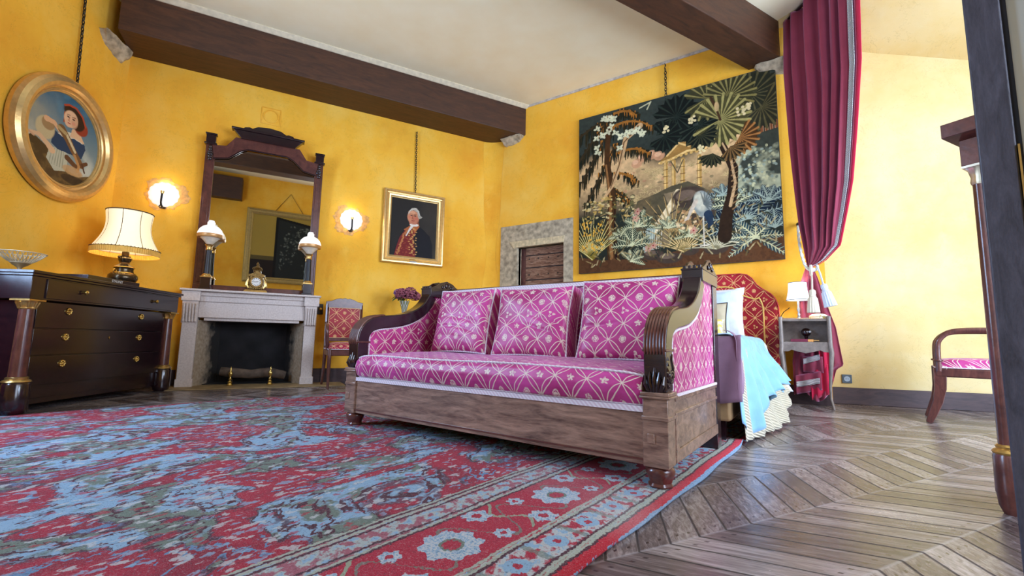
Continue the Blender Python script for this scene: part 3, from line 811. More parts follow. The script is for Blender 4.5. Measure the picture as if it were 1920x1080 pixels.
M().box(-.05,.05,-.062,-.05,.028,.042).build('name_plate', MDARK, t)
m = chain(M(), (.0,-.012,1.07), (-.02,-.01,2.03)); m.build('chain', MIRON, t)
m = M(); m.tube([(-.02,.02,2.05),(-.02,-.02,2.05),(-.02,-.03,2.03),(-.02,-.02,2.015)], .006, 6); m.build('hook', MIRON, t)

# ------------------------------------------------------------ oval painting
def woman_canvas():
    p = Paint(150, 180, C(52,100,128), 5); n = p.noise(4); n2 = p.noise(10)
    g = np.clip((p.Y-.25)*1.4, 0, 1); p.mixin(1-g, C(150,160,150), .8)
    p.mixin(np.clip(1.2-p.X*2.2-(p.Y-.5)*.5, 0, 1)*np.clip(n*1.8-.2, 0, 1), C(176,164,130), .9)
    p.mixin(np.clip((n-.45)*5, 0, 1)*np.clip((.62-p.Y)*3, 0, 1), C(196,198,186), .8); p.mixin(np.clip((n2-.5)*4, 0, 1)*(p.Y > .6), C(96,134,150), .5)
    p.poly([(0,0),(0,.30),(.10,.40),(.28,.34),(.42,.22),(.60,.18),(.75,.16),(.9,.22),(1,.25),(1,0)], C(84,62,32))
    p.mixin(np.clip((n2-.45)*5, 0, 1)*(p.Y < .30), C(140,110,60), .55); p.mixin(np.clip((n2-.6)*6, 0, 1)*(p.Y < .2), C(50,36,20), .6)
    p.poly([(.32,.34),(.30,.22),(.42,.12),(.56,.16),(.58,.30),(.52,.42)], C(186,184,160))
    for i in range(6): p.line([(.36+.03*i,.36),(.34+.035*i,.18)], .004, C(120,124,104), .6)
    p.poly([(.34,.55),(.33,.40),(.42,.36),(.60,.37),(.76,.38),(.80,.50),(.78,.55),(.62,.58),(.45,.52)], C(38,60,88))
    p.poly([(.40,.53),(.52,.60),(.66,.62),(.76,.55),(.62,.56),(.50,.51)], C(216,206,182))
    p.poly([(.56,.56),(.58,.66),(.70,.68),(.72,.62),(.78,.56),(.66,.57)], C(222,180,140))
    p.ell(.70,.715,.085,.085, C(150,60,38)); p.poly([(.45,.68),(.44,.80),(.50,.79),(.50,.70)], C(160,70,44))
    p.ell(.57,.82,.12,.075, C(58,36,24), 1, .2, -.3); p.ell(.645,.77,.085,.105, C(58,36,24)); p.line([(.44,.87),(.50,.90),(.60,.905),(.70,.85),(.76,.76)], .011, C(180,72,44))
    p.ell(.545,.755,.082,.092, C(228,184,146)); p.ell(.52,.70,.045,.045, C(226,178,142)); p.ell(.60,.74,.04,.07, C(206,154,118), .6)
    for ex in (.505,.58): p.ell(ex,.765,.018,.007, C(56,34,28)); p.line([(ex-.022,.787),(ex+.022,.79)], .003, C(80,50,36))
    p.line([(.525,.765),(.512,.73),(.53,.726)], .005, C(190,130,100)); p.ell(.525,.70,.018,.007, C(186,70,58)); p.ell(.59,.72,.022,.018, C(220,140,112), .6)
    p.ell(.24,.52,.10,.12, C(196,176,132)); p.ell(.27,.58,.07,.07, C(150,110,66), .8); p.line([(.24,.62),(.34,.62),(.42,.56)], (.03,.015), C(220,170,126))
    p.line([(.05,.40),(.18,.42),(.30,.36),(.36,.32)], (.016,.034), C(218,176,134)); p.line([(.03,.41),(.12,.385)], .010, C(206,160,120))
    p.line([(.44,.60),(.54,.52),(.66,.40),(.78,.30)], (.045,.03), C(120,84,48)); p.line([(.52,.56),(.66,.42)], .014, C(206,190,150)); p.line([(.40,.60),(.50,.57)], .02, C(176,152,104))
    p.line([(.56,.32),(.70,.26),(.84,.35)], (.03,.02), C(96,62,36)); p.line([(.66,.38),(.74,.28),(.73,.22)], .016, C(176,130,80)); p.line([(.78,.32),(.83,.24)], .010, C(76,48,30))
    p.ell(.66,.20,.12,.05, C(190,150,100), .8); p.ell(.70,.10,.16,.05, C(52,36,22), .8)
    return p
OV = CORN_D + DD*.79
t = thing('oval_painting', 'oval gilt-framed painting of a woman in red headscarf with goat, above the dresser', 'painting', OV + DN*.02 + Vector((0,0,1.86)), math.atan2(-DD.y, -DD.x))
OW, OH = .585, .60
def ring_prof(prof):
    m = M(); n = 72
    for (a0, d0_), (a1, d1_) in zip(prof[:-1], prof[1:]):
        b = []
        for a_, d_ in ((a0, d0_), (a1, d1_)):
            for k in range(n):
                q = 2*PI*k/n; b.append(((OW-a_)*math.cos(q), -d_, OH+(OH-a_)*math.sin(q)))
        m.add(b, [(k, (k+1) % n, n+(k+1) % n, n+k) for k in range(n)])
    return m
prof = [(0,0),(-.005,.04),(.01,.075),(.035,.10),(.065,.11),(.095,.10),(.115,.075),(.118,.06),(.125,.06),(.13,.068),(.142,.07),(.15,.06),(.152,.05),(.16,.045),(.165,.025)]
ring_prof(prof).build('frame', MGOLDW, t, ang=35)
o = woman_canvas().mesh('canvas', MPAINT, 2*(OW-.155), 2*(OH-.155), t, inside=lambda X_, Y_: ((X_-.5)**2+(Y_-.5)**2) < .2505); o.location = (0, -.03, .155)
m = M(); n = 48; m.prism([((OW-.02)*math.cos(2*PI*k/n), OH+(OH-.02)*math.sin(2*PI*k/n)) for k in range(n)], 'y', -.014, 0); m.build('backing_board', MDARK, t)
chain(M(), (.05,-.03,2*OH-.03), (.02,-.01,2.40), .05, .0055).build('chain', MIRON, t)
t.rotation_euler[0] = 0

# ------------------------------------------------------------ tapestry
def tapestry_canvas():
    p = Paint(440, 404, C(44,48,42), 11); rs = np.random.RandomState(2)
    n = p.noise(4); n2 = p.noise(14); n3 = p.noise(60, 2)
    # sky, far hills, misty middle distance
    p.mixin(np.clip((p.Y-.62)*6, 0, 1), C(56,62,56), 1)
    p.mixin(np.clip((p.Y-.34)*5, 0, 1)*np.clip((.70+.08*np.sin(p.X*9)-p.Y)*14, 0, 1), C(214,176,126), .95)
    p.mixin(np.clip((n2-.42)*5, 0, 1)*np.clip((p.Y-.36)*6, 0, 1)*np.clip((.66-p.Y)*10, 0, 1), C(138,116,80), .55)
    for (x, y) in ((.37,.66),(.42,.665),(.46,.65),(.34,.63)): p.ell(x, y, .032, .028, C(190,140,104), .9); p.ell(x-.008, y+.01, .018, .014, C(222,178,140), .6)
    # scroll foliage of the middle distance
    def leafspray(cx, cy, r, n_, c, c2, a0=0, a1=PI, wd=.006):
        for i in range(n_):
            a_ = a0+(a1-a0)*(i+.5)/n_+rs.uniform(-.1,.1); L = r*rs.uniform(.75,1.1)
            pts = [(cx+math.cos(a_)*L*q/p.asp, cy+math.sin(a_)*L*q-.25*L*q*q*abs(math.cos(a_))) for q in (0,.25,.5,.75,1)]
            p.line(pts, (wd*1.3, wd*.3), c); p.line(pts, (wd*.35, .0006), c2)
    for i in range(70):
        leafspray(rs.uniform(.12,.82), rs.uniform(.38,.58), rs.uniform(.02,.05), 6, C(158,134,90), C(214,184,132), 0, PI, .003)
    for i in range(60):
        x, y = rs.uniform(.1,.9), rs.uniform(.37,.60); p.ell(x, y, rs.uniform(.006,.014), rs.uniform(.004,.010), [C(222,188,136),C(110,98,70),C(170,120,90)][i % 3], .7)
    # pavilion
    for x in (.49,.53,.575,.655): p.line([(x,.40),(x+.003,.60)], .011, C(176,136,74)); p.line([(x-.004,.40),(x-.001,.60)], .003, C(230,196,130), .8)
    for x in (.49,.575,.655):
        for y in (.44,.48,.52,.56): p.line([(x-.012,y),(x+.012,y)], .002, C(110,78,44))
    p.poly([(.455,.60),(.47,.62),(.52,.66),(.56,.705),(.60,.70),(.63,.66),(.68,.655),(.70,.635),(.66,.625),(.60,.635),(.53,.61)], C(150,112,60))
    p.line([(.46,.605),(.52,.615),(.60,.645),(.69,.64)], .006, C(222,184,116)); p.line([(.50,.64),(.56,.70),(.61,.67)], .005, C(214,176,110))
    for i in range(9): p.ell(.47+.025*i, .603+.028*math.sin(i/8*PI*.6), .008, .008, C(200,158,90))
    p.line([(.52,.60),(.55,.53),(.58,.60)], .003, C(90,80,60))
    # far right pagoda
    p.poly([(.86,.74),(.90,.79),(.97,.83),(1,.84),(1,.68),(.92,.66)], C(60,54,44)); p.poly([(.93,.64),(.93,.73),(1,.75),(1,.65)], C(128,78,52))
    for x in (.945,.965,.985): p.line([(x,.655),(x,.72)], .005, C(210,180,140)); p.line([(x,.655),(x,.715)], .003, C(40,30,26))
    p.poly([(.86,.735),(.93,.74),(1,.77),(1,.79),(.93,.765)], C(150,140,116)); p.poly([(.85,.60),(.92,.66),(1,.67),(1,.3),(.8,.3)], C(62,66,58))
    p.mixin(np.clip((n2-.45)*6, 0, 1)*((p.X > .82) & (p.Y > .3) & (p.Y < .62)), C(182,184,150), .8)
    # hanging dark fir branches, left
    for (x0, y0, x1, y1, x2, y2, w_) in ((.0,.88,.12,.95,.26,.99,.045),(.0,.72,.10,.86,.2,.97,.05),(.02,.58,.1,.74,.20,.90,.05),(.05,.44,.14,.62,.22,.78,.045),(.22,.98,.30,.99,.34,.93,.03),(.22,.90,.32,.93,.42,.84,.035),(.24,.72,.34,.75,.40,.68,.03),(.22,.60,.30,.58,.33,.52,.022),(.20,.50,.26,.46,.28,.41,.02)):
        P_ = [((1-q)**2*x0+2*q*(1-q)*x1+q*q*x2, (1-q)**2*y0+2*q*(1-q)*y1+q*q*y2) for q in np.linspace(0,1,9)]
        warm = x0 > .2
        for (x, y) in P_:
            for k in range(5):
                L = w_*rs.uniform(1.0,2.1); xx = x+rs.uniform(-.02,.02); p.line([(xx,y),(xx-.004+(.0),y-L)], (.007,.002), [C(50,44,30),C(36,40,34)][k % 2])
            if warm or x > .12:
                for k in range(3): xx = x+rs.uniform(-.018,.018); p.line([(xx,y+.004),(xx,y-w_*rs.uniform(.4,.9))], (.0035,.001), C(176,112,46), .9)
        p.line(P_, (.008,.004), C(58,48,34) if not warm else C(150,98,44))
    # left trunk with vine
    p.line([(.215,.0),(.20,.12),(.185,.25),(.20,.40),(.19,.52),(.17,.68),(.18,.90)], (.038,.014), C(74,50,32)); p.line([(.20,.0),(.186,.20),(.19,.42),(.165,.66)], (.012,.005), C(150,104,62), .9)
    p.line([(.225,.02),(.21,.2),(.215,.40)], (.006,.003), C(38,26,20))
    for dx in (-.07,-.035,.04,.075): p.line([(.205,.06),(.205+dx,.0)], (.016,.006), C(96,66,42)); 
    p.line([(.36,.86),(.28,.80),(.25,.66),(.20,.52),(.14,.44)], (.018,.008), C(196,158,112)); p.line([(.35,.86),(.27,.78),(.24,.64),(.19,.51)], (.005,.003), C(106,78,52))
    for i in range(26):
        x, y = (.10+rs.rand()*.16, .70+rs.rand()*.28) if i < 18 else (.28+rs.rand()*.10, .78+rs.rand()*.08)
        for k in range(4): a_ = k*1.57+rs.rand(); p.ell(x+.012*math.cos(a_)/p.asp, y+.012*math.sin(a_), .012, .007, C(216,214,176), .85, .3, a_)
        p.ell(x, y, .003, .003, C(90,80,50))
    for i in range(150):
        x = .02+rs.rand()*.30; y = .32+rs.rand()*.14; p.ell(x, y, rs.uniform(.005,.014), rs.uniform(.004,.008), [C(196,160,84),C(96,92,56),C(60,64,44),C(222,200,140)][i % 4], .7)
    # ground and rocks
    p.poly([(0,.0),(0,.10),(.15,.07),(.35,.06),(.5,.08),(.62,.10),(.8,.09),(1,.12),(1,0)], C(92,62,42)); p.mixin(np.clip((n3-.5)*6, 0, 1)*(p.Y < .1), C(58,40,32), .5)
    p.poly([(.30,.24),(.34,.40),(.44,.43),(.52,.46),(.60,.47),(.70,.40),(.76,.30),(.72,.20),(.55,.18)], C(84,76,58)); p.mixin(np.clip((n2-.5)*6, 0, 1)*((p.X > .32) & (p.X < .74) & (p.Y > .18) & (p.Y < .44)), C(120,100,70), .5)
    p.poly([(.48,.42),(.50,.36),(.46,.28),(.42,.14),(.40,.10),(.50,.12),(.52,.24),(.56,.36),(.58,.43)], C(128,110,84)); p.line([(.55,.42),(.51,.34),(.46,.26),(.41,.20)], (.016,.022), C(226,204,160)); p.line([(.41,.22),(.39,.14),(.40,.10)], (.026,.03), C(150,160,146))
    for i in range(9): p.line([(.37+.012*i,.22),(.37+.011*i,.11)], .0018, C(214,214,190), .8)
    for (x, y, rx, ry) in ((.42,.075,.06,.03),(.50,.05,.07,.03),(.60,.09,.05,.035),(.72,.08,.06,.03),(.60,.38,.09,.06),(.66,.30,.07,.07)): p.ell(x, y, rx, ry, C(70,58,50)); p.ell(x-.01, y+.012, rx*.6, ry*.5, C(124,104,88), .6)
    # reeds, ferns and big acanthus plants
    def reeds(cx, cy, n_, L, sp, c, c2):
        for i in range(n_):
            a_ = PI/2+(i/(n_-1)-.5)*sp; l = L*rs.uniform(.7,1.05)
            pts = [(cx+math.cos(a_)*l*q/p.asp+.03*q*q*math.cos(a_), cy+math.sin(a_)*l*q-.16*l*q*q*abs(math.cos(a_))) for q in np.linspace(0,1,6)]
            p.line(pts, (.0065,.002), c); p.line(pts, (.002,.0008), c2)
    reeds(.08,.08,22,.28,1.7, C(120,104,44), C(240,222,150))
    for i in range(60): x, y = .02+rs.rand()*.13, .12+rs.rand()*.2; p.ell(x, y, .006, .008, C(220,164,60), .8)
    reeds(.57,.08,15,.24,2.2, C(124,104,62), C(230,200,140)); reeds(.52,.17,9,.28,1.3, C(110,88,54), C(206,172,112)); reeds(.72,.08,12,.13,2.6, C(120,112,84), C(222,214,180)); reeds(.82,.10,10,.10,2.4, C(130,120,88), C(230,222,190))
    def acanthus(cx, cy, r, n_, base, light, a0, a1):
        for i in range(n_):
            a_ = a0+(a1-a0)*i/max(1,n_-1); L = r*rs.uniform(.8,1.1); ca, sa = math.cos(a_), math.sin(a_)
            for q in np.linspace(.15,1,8):
                x = cx+ca*L*q/p.asp; y = cy+sa*L*q-.2*L*q*q; w_ = .22*L*math.sin(q*2.6+.3)
                for s_ in (-1,1):
                    b = a_+s_*.9; p.ell(x+math.cos(b)*w_*.5/p.asp, y+math.sin(b)*w_*.5, max(.004,w_*.55), max(.003,w_*.26), base, 1, .2, b)
                    p.line([(x,y),(x+math.cos(b)*w_/p.asp, y+math.sin(b)*w_)], (.0022,.0008), light, .9)
            p.line([(cx,cy),(cx+ca*L*.5/p.asp,cy+sa*L*.5-.05*L),(cx+ca*L/p.asp,cy+sa*L-.2*L)], (.004,.0015), light)
    G1, G2, L1, L2 = C(50,62,52), C(34,44,58), C(196,194,152), C(150,164,150)
    acanthus(.31,.14,.13,7,G1,L1,.2,2.9); acanthus(.34,.25,.12,6,C(60,76,60),L1,.1,3.0); acanthus(.30,.05,.10,5,G1,L1,-.1,2.2); acanthus(.24,.20,.07,4,C(70,78,50),L1,1,3)
    acanthus(.86,.22,.20,9,C(34,44,56),L2,.0,3.3); acanthus(.89,.12,.15,7,C(44,66,74),L1,-.5,3.6); acanthus(.80,.30,.13,6,C(52,62,58),L1,.6,2.9); acanthus(.95,.30,.12,6,G2,L2,.3,2.8); acanthus(.76,.36,.09,5,G2,L2,.4,2.9)
    acanthus(.60,.16,.08,5,C(90,84,50),L1,.1,3.0); acanthus(.97,.16,.12,5,G2,L2,.6,2.6); acanthus(.50,.22,.08,5,G1,L1,.3,2.8)
    for i in range(110):
        x, y = .83+rs.rand()*.16, .33+rs.rand()*.26; p.ell(x, y, .008, .006, [L1,L2,C(90,100,90)][i % 3], .75, .3, rs.rand()*3)
    for (x, y) in ((.395,.115),(.33,.30),(.34,.34),(.42,.13),(.62,.19)): 
        for k in range(5): a_ = k*1.26; p.ell(x+.012*math.cos(a_)/p.asp, y+.012*math.sin(a_), .011, .008, C(190,140,118), .9, .2, a_)
        p.ell(x, y, .005, .005, C(150,60,60))
    for i in range(40): x, y = .54+rs.rand()*.12, .20+rs.rand()*.12; p.ell(x, y, .010, .008, [C(200,160,112),C(150,110,72),C(226,196,150)][i % 3], .8)
    for i in range(260):
        x, y = rs.uniform(.02,.98), rs.uniform(.03,.36); a_ = rs.uniform(.3,2.8); L = rs.uniform(.02,.05)
        c_ = [C(60,66,48),C(96,84,54),C(150,128,84),C(44,50,46),C(176,160,116)][i % 5]
        p.line([(x,y),(x+math.cos(a_)*L,y+math.sin(a_)*L)], (.004,.001), c_, .8); p.ell(x+math.cos(a_)*L*.6, y+math.sin(a_)*L*.6, .009, .004, c_, .7, .3, a_)
    # heron
    p.ell(.665,.33,.045,.075, C(140,146,140), 1, .1, .15); p.ell(.655,.345,.03,.055, C(196,192,170), .9, .3, .2)
    for i in range(9): a_ = -.9+i*.35; p.line([(.675,.33),(.675+.05*math.cos(a_),.33+.07*math.sin(a_))], (.006,.002), C(92,98,96), .8)
    p.line([(.69,.27),(.70,.22),(.69,.20)], (.022,.005), C(44,56,72)); p.line([(.635,.35),(.61,.30),(.595,.26),(.575,.25)], (.012,.004), C(196,180,158)); p.line([(.575,.252),(.548,.24)], (.004,.001), C(170,120,70))
    p.line([(.668,.26),(.668,.10)], .0035, C(206,196,176)); p.line([(.65,.10),(.69,.105)], .003, C(206,196,176))
    # right palm-like tree
    p.line([(.76,.14),(.77,.24),(.80,.36),(.81,.50),(.77,.62),(.74,.72)], (.034,.014), C(50,38,30)); p.line([(.79,.30),(.815,.42),(.80,.55),(.76,.66)], (.008,.004), C(196,160,116), .9)
    for i in range(14): y = .28+i*.03; p.line([(.80,y),(.83,y+.02)], (.004,.001), C(150,116,80), .8)
    def fan(cx, cy, r, a0, a1, n_, dk, lt, wd=.009):
        pts = [(cx, cy)]
        for i in range(n_*2+1):
            a_ = a0+(a1-a0)*i/(n_*2); rr = r*(1 if i % 2 else .80); pts.append((cx+math.cos(a_)*rr/p.asp, cy+math.sin(a_)*rr))
        p.poly(pts, dk)
        for i in range(n_):
            a_ = a0+(a1-a0)*(i+.5)/n_; p.line([(cx,cy),(cx+math.cos(a_)*r*.93/p.asp, cy+math.sin(a_)*r*.93)], (wd*.2, wd*.7), lt, .75)
            p.line([(cx,cy),(cx+math.cos(a_+.06)*r*.9/p.asp, cy+math.sin(a_+.06)*r*.9)], .0012, dk)
    DG, OL = C(26,32,30), C(150,138,82)
    fan(.90,.88,.15,-2.6,2.8,16,C(48,50,40),C(98,92,62)); fan(.94,.80,.13,-2.8,1.2,13,C(50,50,40),C(104,96,62))
    fan(.55,.86,.14,-3.1,3.0,15,DG,C(50,58,50)); fan(.66,.78,.13,-3.1,1.9,13,DG,C(54,62,52)); fan(.49,.76,.10,-2.9,2.4,11,DG,C(46,54,46))
    fan(.70,.92,.13,-2.9,2.9,15,C(64,62,42),OL); fan(.80,.90,.14,-.9,2.9,14,C(60,58,40),OL)
    fan(.76,.78,.155,-2.9,2.7,20,C(74,70,44),C(176,164,100),.011); fan(.67,.72,.09,-2.8,.6,9,DG,C(70,70,50))
    fan(.84,.66,.10,-2.2,1.2,10,C(78,52,32),C(186,128,72)); fan(.80,.62,.08,-2.4,.2,8,C(40,36,28),C(140,104,62)); fan(.72,.60,.08,-3.1,-.6,8,DG,C(80,76,50))
    for (x, y) in ((.50,.80),(.63,.82),(.85,.80),(.88,.81),(.67,.64)):
        for k in range(9): p.ell(x+rs.uniform(-.016,.016), y+rs.uniform(-.022,.022), .0075, .0075, C(214,196,146)); 
    p.line([(.76,.78),(.74,.86),(.72,.92)], .006, C(70,50,36)); p.ell(.745,.86,.012,.028, C(190,160,110))
    p.line([(.36,.97),(.42,.99),(.40,.95)], .004, C(180,176,140))
    # worn weave
    p.a = np.clip((p.a-.05)*1.22+.05, .004, 1); p.a *= (.78+.5*n3)[..., None]
    return p
TPX = -1.43
t = thing('verdure_tapestry', 'large dark woven verdure tapestry with trees, pavilion and heron on the back wall', 'tapestry', (TPX, YB-.035, 1.555), 0)
tap = tapestry_canvas().mesh('woven_panel', paint_mat('tapestry_weave', .85, 1), 2.47, 2.27, t)
tap.location = (0, -.012, 0)
MTED = plain('tapestry_edge', (.05,.05,.045), .9)
m = M(); m.box(-1.24,1.24,-.010,.02,-.004,2.276); m.build('lining', MTED, t)
chain(M(), (.0,-.004,2.27), (.0,-.0,2.66), .05, .0055).build('chain', MIRON, t)
m = M(); m.tube([(0,.03,2.72),(0,-.02,2.72),(.012,-.03,2.70),(0,-.02,2.67),(-.008,-.01,2.66)], .006, 6); m.build('hook', MIRON, t)

# ------------------------------------------------------------ mirror on the wall behind, its reflection painted (seen in the chimney mirror)
t = thing('opposite_mirror', 'tall gilt-framed mirror on the opposite wall with a painted-on tapestry reflection', 'painting', AN*(EOFF-.02) + A0 - AN*A0.dot(AN) - AD*0 + Vector((0,0,1.45)), 0)
# position along the wall: s = -.48 from A0
t.location = A0 + AD*(-.45) + AN*(EOFF-.02-A0.dot(AN)) + Vector((0,0,1.45)); t.rotation_euler[2] = math.atan2(-AD.y, -AD.x)
PW, PH = 2.05, 2.02
m = M(); bevel_frame(m, PW, PH, .16, [(0,0),(0,.05),(.03,.07),(.05,.05),(.10,.045),(.12,.06),(.15,.04),(.16,.015)]); m.build('frame', plain('dull_gilt', (.45,.33,.12), .45, .5), t, ang=20)
def reflection_canvas():
    p = Paint(140, 140, C(38,42,42), 21); rs = np.random.RandomState(9)
    # reflection painted as colour, seen reversed in the chimney mirror: pale ochre strip and dark dado at one side
    p.mixin((p.X > .68).astype(float), C(176,148,66)); p.mixin(((p.X > .68) & (p.Y < .28)).astype(float), C(40,30,26)); p.mixin(((p.X > .68) & (p.Y > .28) & (p.Y < .34)).astype(float), C(96,84,48))
    p.poly([(0,1),(0,.88),(.68,.99),(.68,1)], C(170,144,66)); p.line([(0,.86),(.66,.97),(.66,.02)], .018, C(22,22,22))
    for i in range(420):
        x, y = rs.rand()*.56+.03, rs.rand()*.8+.06
        if rs.rand() < .45+.5*math.sin(x*9+y*7): p.ell(x, y, rs.uniform(.008,.022), rs.uniform(.006,.016), [C(96,104,98),C(130,138,128),C(60,66,64)][i % 3], .6, .4, rs.rand()*3)
    return p
reflection_canvas().mesh('canvas', MPAINT, PW-.3, PH-.3, t).location = (0, -.02, .15)  # stands for mirror glass: the reflected room is painted on it
m = M(); m.box(-PW/2+.02, PW/2-.02, -.01, 0, .02, PH-.02); m.build('backing_board', MDARK, t)
m = M(); m.tube([(-.38,-.02,PH-.05),(0,-.02,PH+.52),(.38,-.02,PH-.05)], .008, 6); m.build('hanging_cord', MIRON, t)

# ------------------------------------------------------------ rug
def rug_mat():
    m = Mat('wool_rug', .95, spec=.15, sheen=.08)
    x, y, z = m.xyz(); tx, ty = .0775, .997
    wb = (m.noise(5, 2)-.5)*.02; jag = (m.noise(75, 2)-.5)*.034; jag2 = (m.noise(40, 2)-.5)*.03
    s = (x+.521)*tx+(y-1.143)*ty+jag; d = (x+.521)*(-ty)+(y-1.143)*tx+wb+jag*.6
    RED, RED2, LB, LB2, GG, MAR, WHT, BLU = (.42,.006,.035), (.27,.005,.028), (.26,.43,.60), (.13,.26,.44), (.15,.20,.16), (.07,.006,.022), (.56,.57,.58), (.04,.12,.30)
    speck = m.noise(330, 2, rough=.7); sp2 = m.noise(140, 3, rough=.7)
    # field: large serrated motifs
    fv = m.noise(1.75, 4, rough=.55, dist=1.1, vec=m.vec(s*.85+jag2, d*1.25+jag2, 0)); fw = m.noise(4.2, 3, rough=.6, dist=.9, vec=m.vec(s*1.0+jag2, d+jag2, 3))
    f = fv+jag2*.8
    blue = xsm(f, .478, .493)
    cont = xabs(xfr(fv*13+fw*2)-.5)
    inner = (1-xsm(cont, .10, .15))
    field = m.mix(blue, m.mix(xsm(fw, .40,.62), RED, RED2), m.mix(xsm(fw, .48, .53), LB, GG))
    field = m.mix(inner*blue*xsm(fw,.36,.42), field, MAR); field = m.mix(inner*(1-blue)*(fw > .52), field, LB2)
    field = m.mix((1-xsm(xabs(f-.485), .0, .014))*.8, field, MAR)
    sm = m.noise(15, 2, vec=m.vec(s, d*1.6, 1)); field = m.mix(xsm(sm, .60, .63)*.75, field, WHT); field = m.mix((1-xsm(sm, .36, .39))*.7, field, m.mix(blue, LB, RED))
    # main border with rosettes
    per = .56; q = xfr((s-.44)/per+.5)-.5; sx = q*per; dc = d-.365
    r = xsq(sx*sx*1.0+dc*dc*1.1); th = xat(dc, sx)
    rose = (r/(xsin(th*8)*.10+.95)) < .098
    core = r < .030; ringd = (r > .030)*(r < .040)
    q2 = xfr((s-.16)/per+.5)-.5; s2 = q2*per
    def ros(cx, cd, rad):
        a_ = s2-cx; b = d-cd; rr = xsq(a_*a_+b*b); t2 = xat(b, a_); return (rr/(xsin(t2*6)*.14+.92)) < rad, rr < rad*.35
    r1, c1 = ros(-.075, .455, .052); r2, c2 = ros(.075, .285, .052); r3, c3 = ros(-.12, .30, .034); r4, c4 = ros(.12,.44,.034)
    vine = (xabs(s2+xsin(d*34)*.035) < .008)*(d > .26)*(d < .5)
    tend = (xabs(dc+xsin(s*22.4)*.10) < .007)
    lbm = m.mix(xsm(sp2, .45, .55), LB, WHT); bord = m.mix(tend*.8, RED, GG); bord = m.mix(vine*.9, bord, (.30,.38,.26))
    for rr, cc in ((r1,c1),(r2,c2),(r3,c3),(r4,c4)): bord = m.mix(rr, bord, lbm); bord = m.mix(cc, bord, RED)
    bord = m.mix(rose, bord, lbm); bord = m.mix(ringd*rose, bord, GG); bord = m.mix(core, bord, RED)
    # guard bands
    gz = m.noise(22, 3, vec=m.vec(s, d, 2)); gper = xfr(s/.19)-.5; gs = gper*.19
    gd1 = d-.145; gr = xsq(gs*gs+gd1*gd1)
    g1 = m.mix(xsm(gz, .50, .56), (.50,.52,.52), RED); g1 = m.mix(1-xsm(gz, .40, .44), g1, LB)
    g1 = m.mix(gr < .038, g1, LB); g1 = m.mix(gr < .014, g1, RED); g1 = m.mix((xabs(gs) > .083)*.7, g1, GG)
    gz2 = m.noise(26, 3, vec=m.vec(s, d, 5)); g2 = m.mix(xsm(gz2, .48, .54), (.42,.47,.46), (.36,.10,.14)); g2 = m.mix(1-xsm(gz2, .38, .44), g2, LB)
    ln = lambda c_, w_: 1-xsm(xabs(d-c_), w_, w_+.003)
    c = m.mix(d > .655, m.mix(d > .505, m.mix(d > .225, m.mix(d > .050, m.mix(d > .009, m.mix(sp2, BLU, (.40,.60,.80)), (.52,.008,.03)), g1), bord), g2), field)
    # (mix order: outermost conditions are innermost)
    for c0 in (.053, .085, .205, .505, .535, .625, .655): c = m.mix(ln(c0, .004), c, MAR)
    for c0 in (.062, .075, .215, .232, .515, .640, .665): c = m.mix(ln(c0, .004), c, (.40,.44,.36))
    worn = m.noise(.9, 4, vec=m.vec(x+3.1, y, 0)); c = m.mix(xsm(worn, .58, .74)*.35*(speck*.6+.5), c, WHT)
    c = m.mix(xsm(sp2, .57, .72)*.38, c, WHT); c = m.mix(xsm(1-sp2, .56, .68)*.6, c, (.05,.03,.045))
    c = m.mix(xsm(speck, .50, .75)*.25, c, WHT)
    m.col(c); m.bump(speck*.8+sp2, .9, .006); return m.m
def rug_mesh():
    m = M(); nr, nl = Vector((-.645,-.45)), Vector((-4.88,.03)); fr_, fl = Vector((-.29,4.08)), Vector((-4.08,4.05))
    def f(u, v):
        a_ = nl.lerp(nr, u); b = fl.lerp(fr_, u); p = a_.lerp(b, v)
        y = p.y; ed = max(0, (u-.9)/.1)
        x = p.x+ed*(.007*math.sin(y*3.1+.6)+.004*math.sin(y*9.2))-(1-min(1,u*8))*.012*math.sin(y*7)
        z = .0075+.004*ed*max(0, math.sin(y*5.3+1))**2 + ed*.022*math.exp(-((y-3.12)/.06)**2)
        return (x, y, z)
    m.grid(f, 60, 120); return m
rug = rug_mesh().build('rug', rug_mat(), solid=.008)
tag(rug, 'large worn crimson and pale blue oriental rug under the sofa', 'rug')

# ------------------------------------------------------------ sofa
SOF = Vector((-.50, 1.91, .0)); SRZ = R(-2.0)
sofa = thing('sofa', 'long carved mahogany Empire sofa in magenta brocade standing on the rug', 'sofa', SOF, SRZ)
SL = 2.19; zc = .012
def posts(x0, x1, nm, lab):
    m = M(); m.box(x0, x1, 0, .105, .095, .375); m.box(x0-.004, x1+.004, -.004, .109, .283, .300); m.box(x0-.012, x1+.012, -.012, .117, .372, .382); m.box(x0-.008, x1+.008, -.008, .113, .382, .398)
    m.box(x0+.02, x0+.05, -.006, 0, .19, .23)
    m.build(nm, MAHF, sofa, bevel=.003)
posts(-.105, 0, 'front_post', ''); posts(-SL, -SL+.105, 'front_post', '')
for x in (-.052, -SL+.052):
    m = M().lathe([(.036,zc),(.047,zc+.002),(.049,zc+.008),(.043,.030),(.050,.048),(.059,.066),(.060,.080),(.054,.090),(.044,.097)], (x,.055,0), 28, sq=lambda a_, z: 1+.05*math.cos(a_*6)*(1 if z < .06 else .3))
    m.build('foot', MAHO, sofa)
M().box(-SL+.105, -.105, .012, .045, .098, .318).build('front_rail', MAHF, sofa, bevel=.002)
m = M(); m.box(-SL+.105, -.105, .004, .02, .312, .336); m.build('front_galon', MGAL, sofa)
m = M(); m.box(-SL+.105,-.105,.004,.012,.118,.124); m.build('rail_bead', MAHO, sofa)
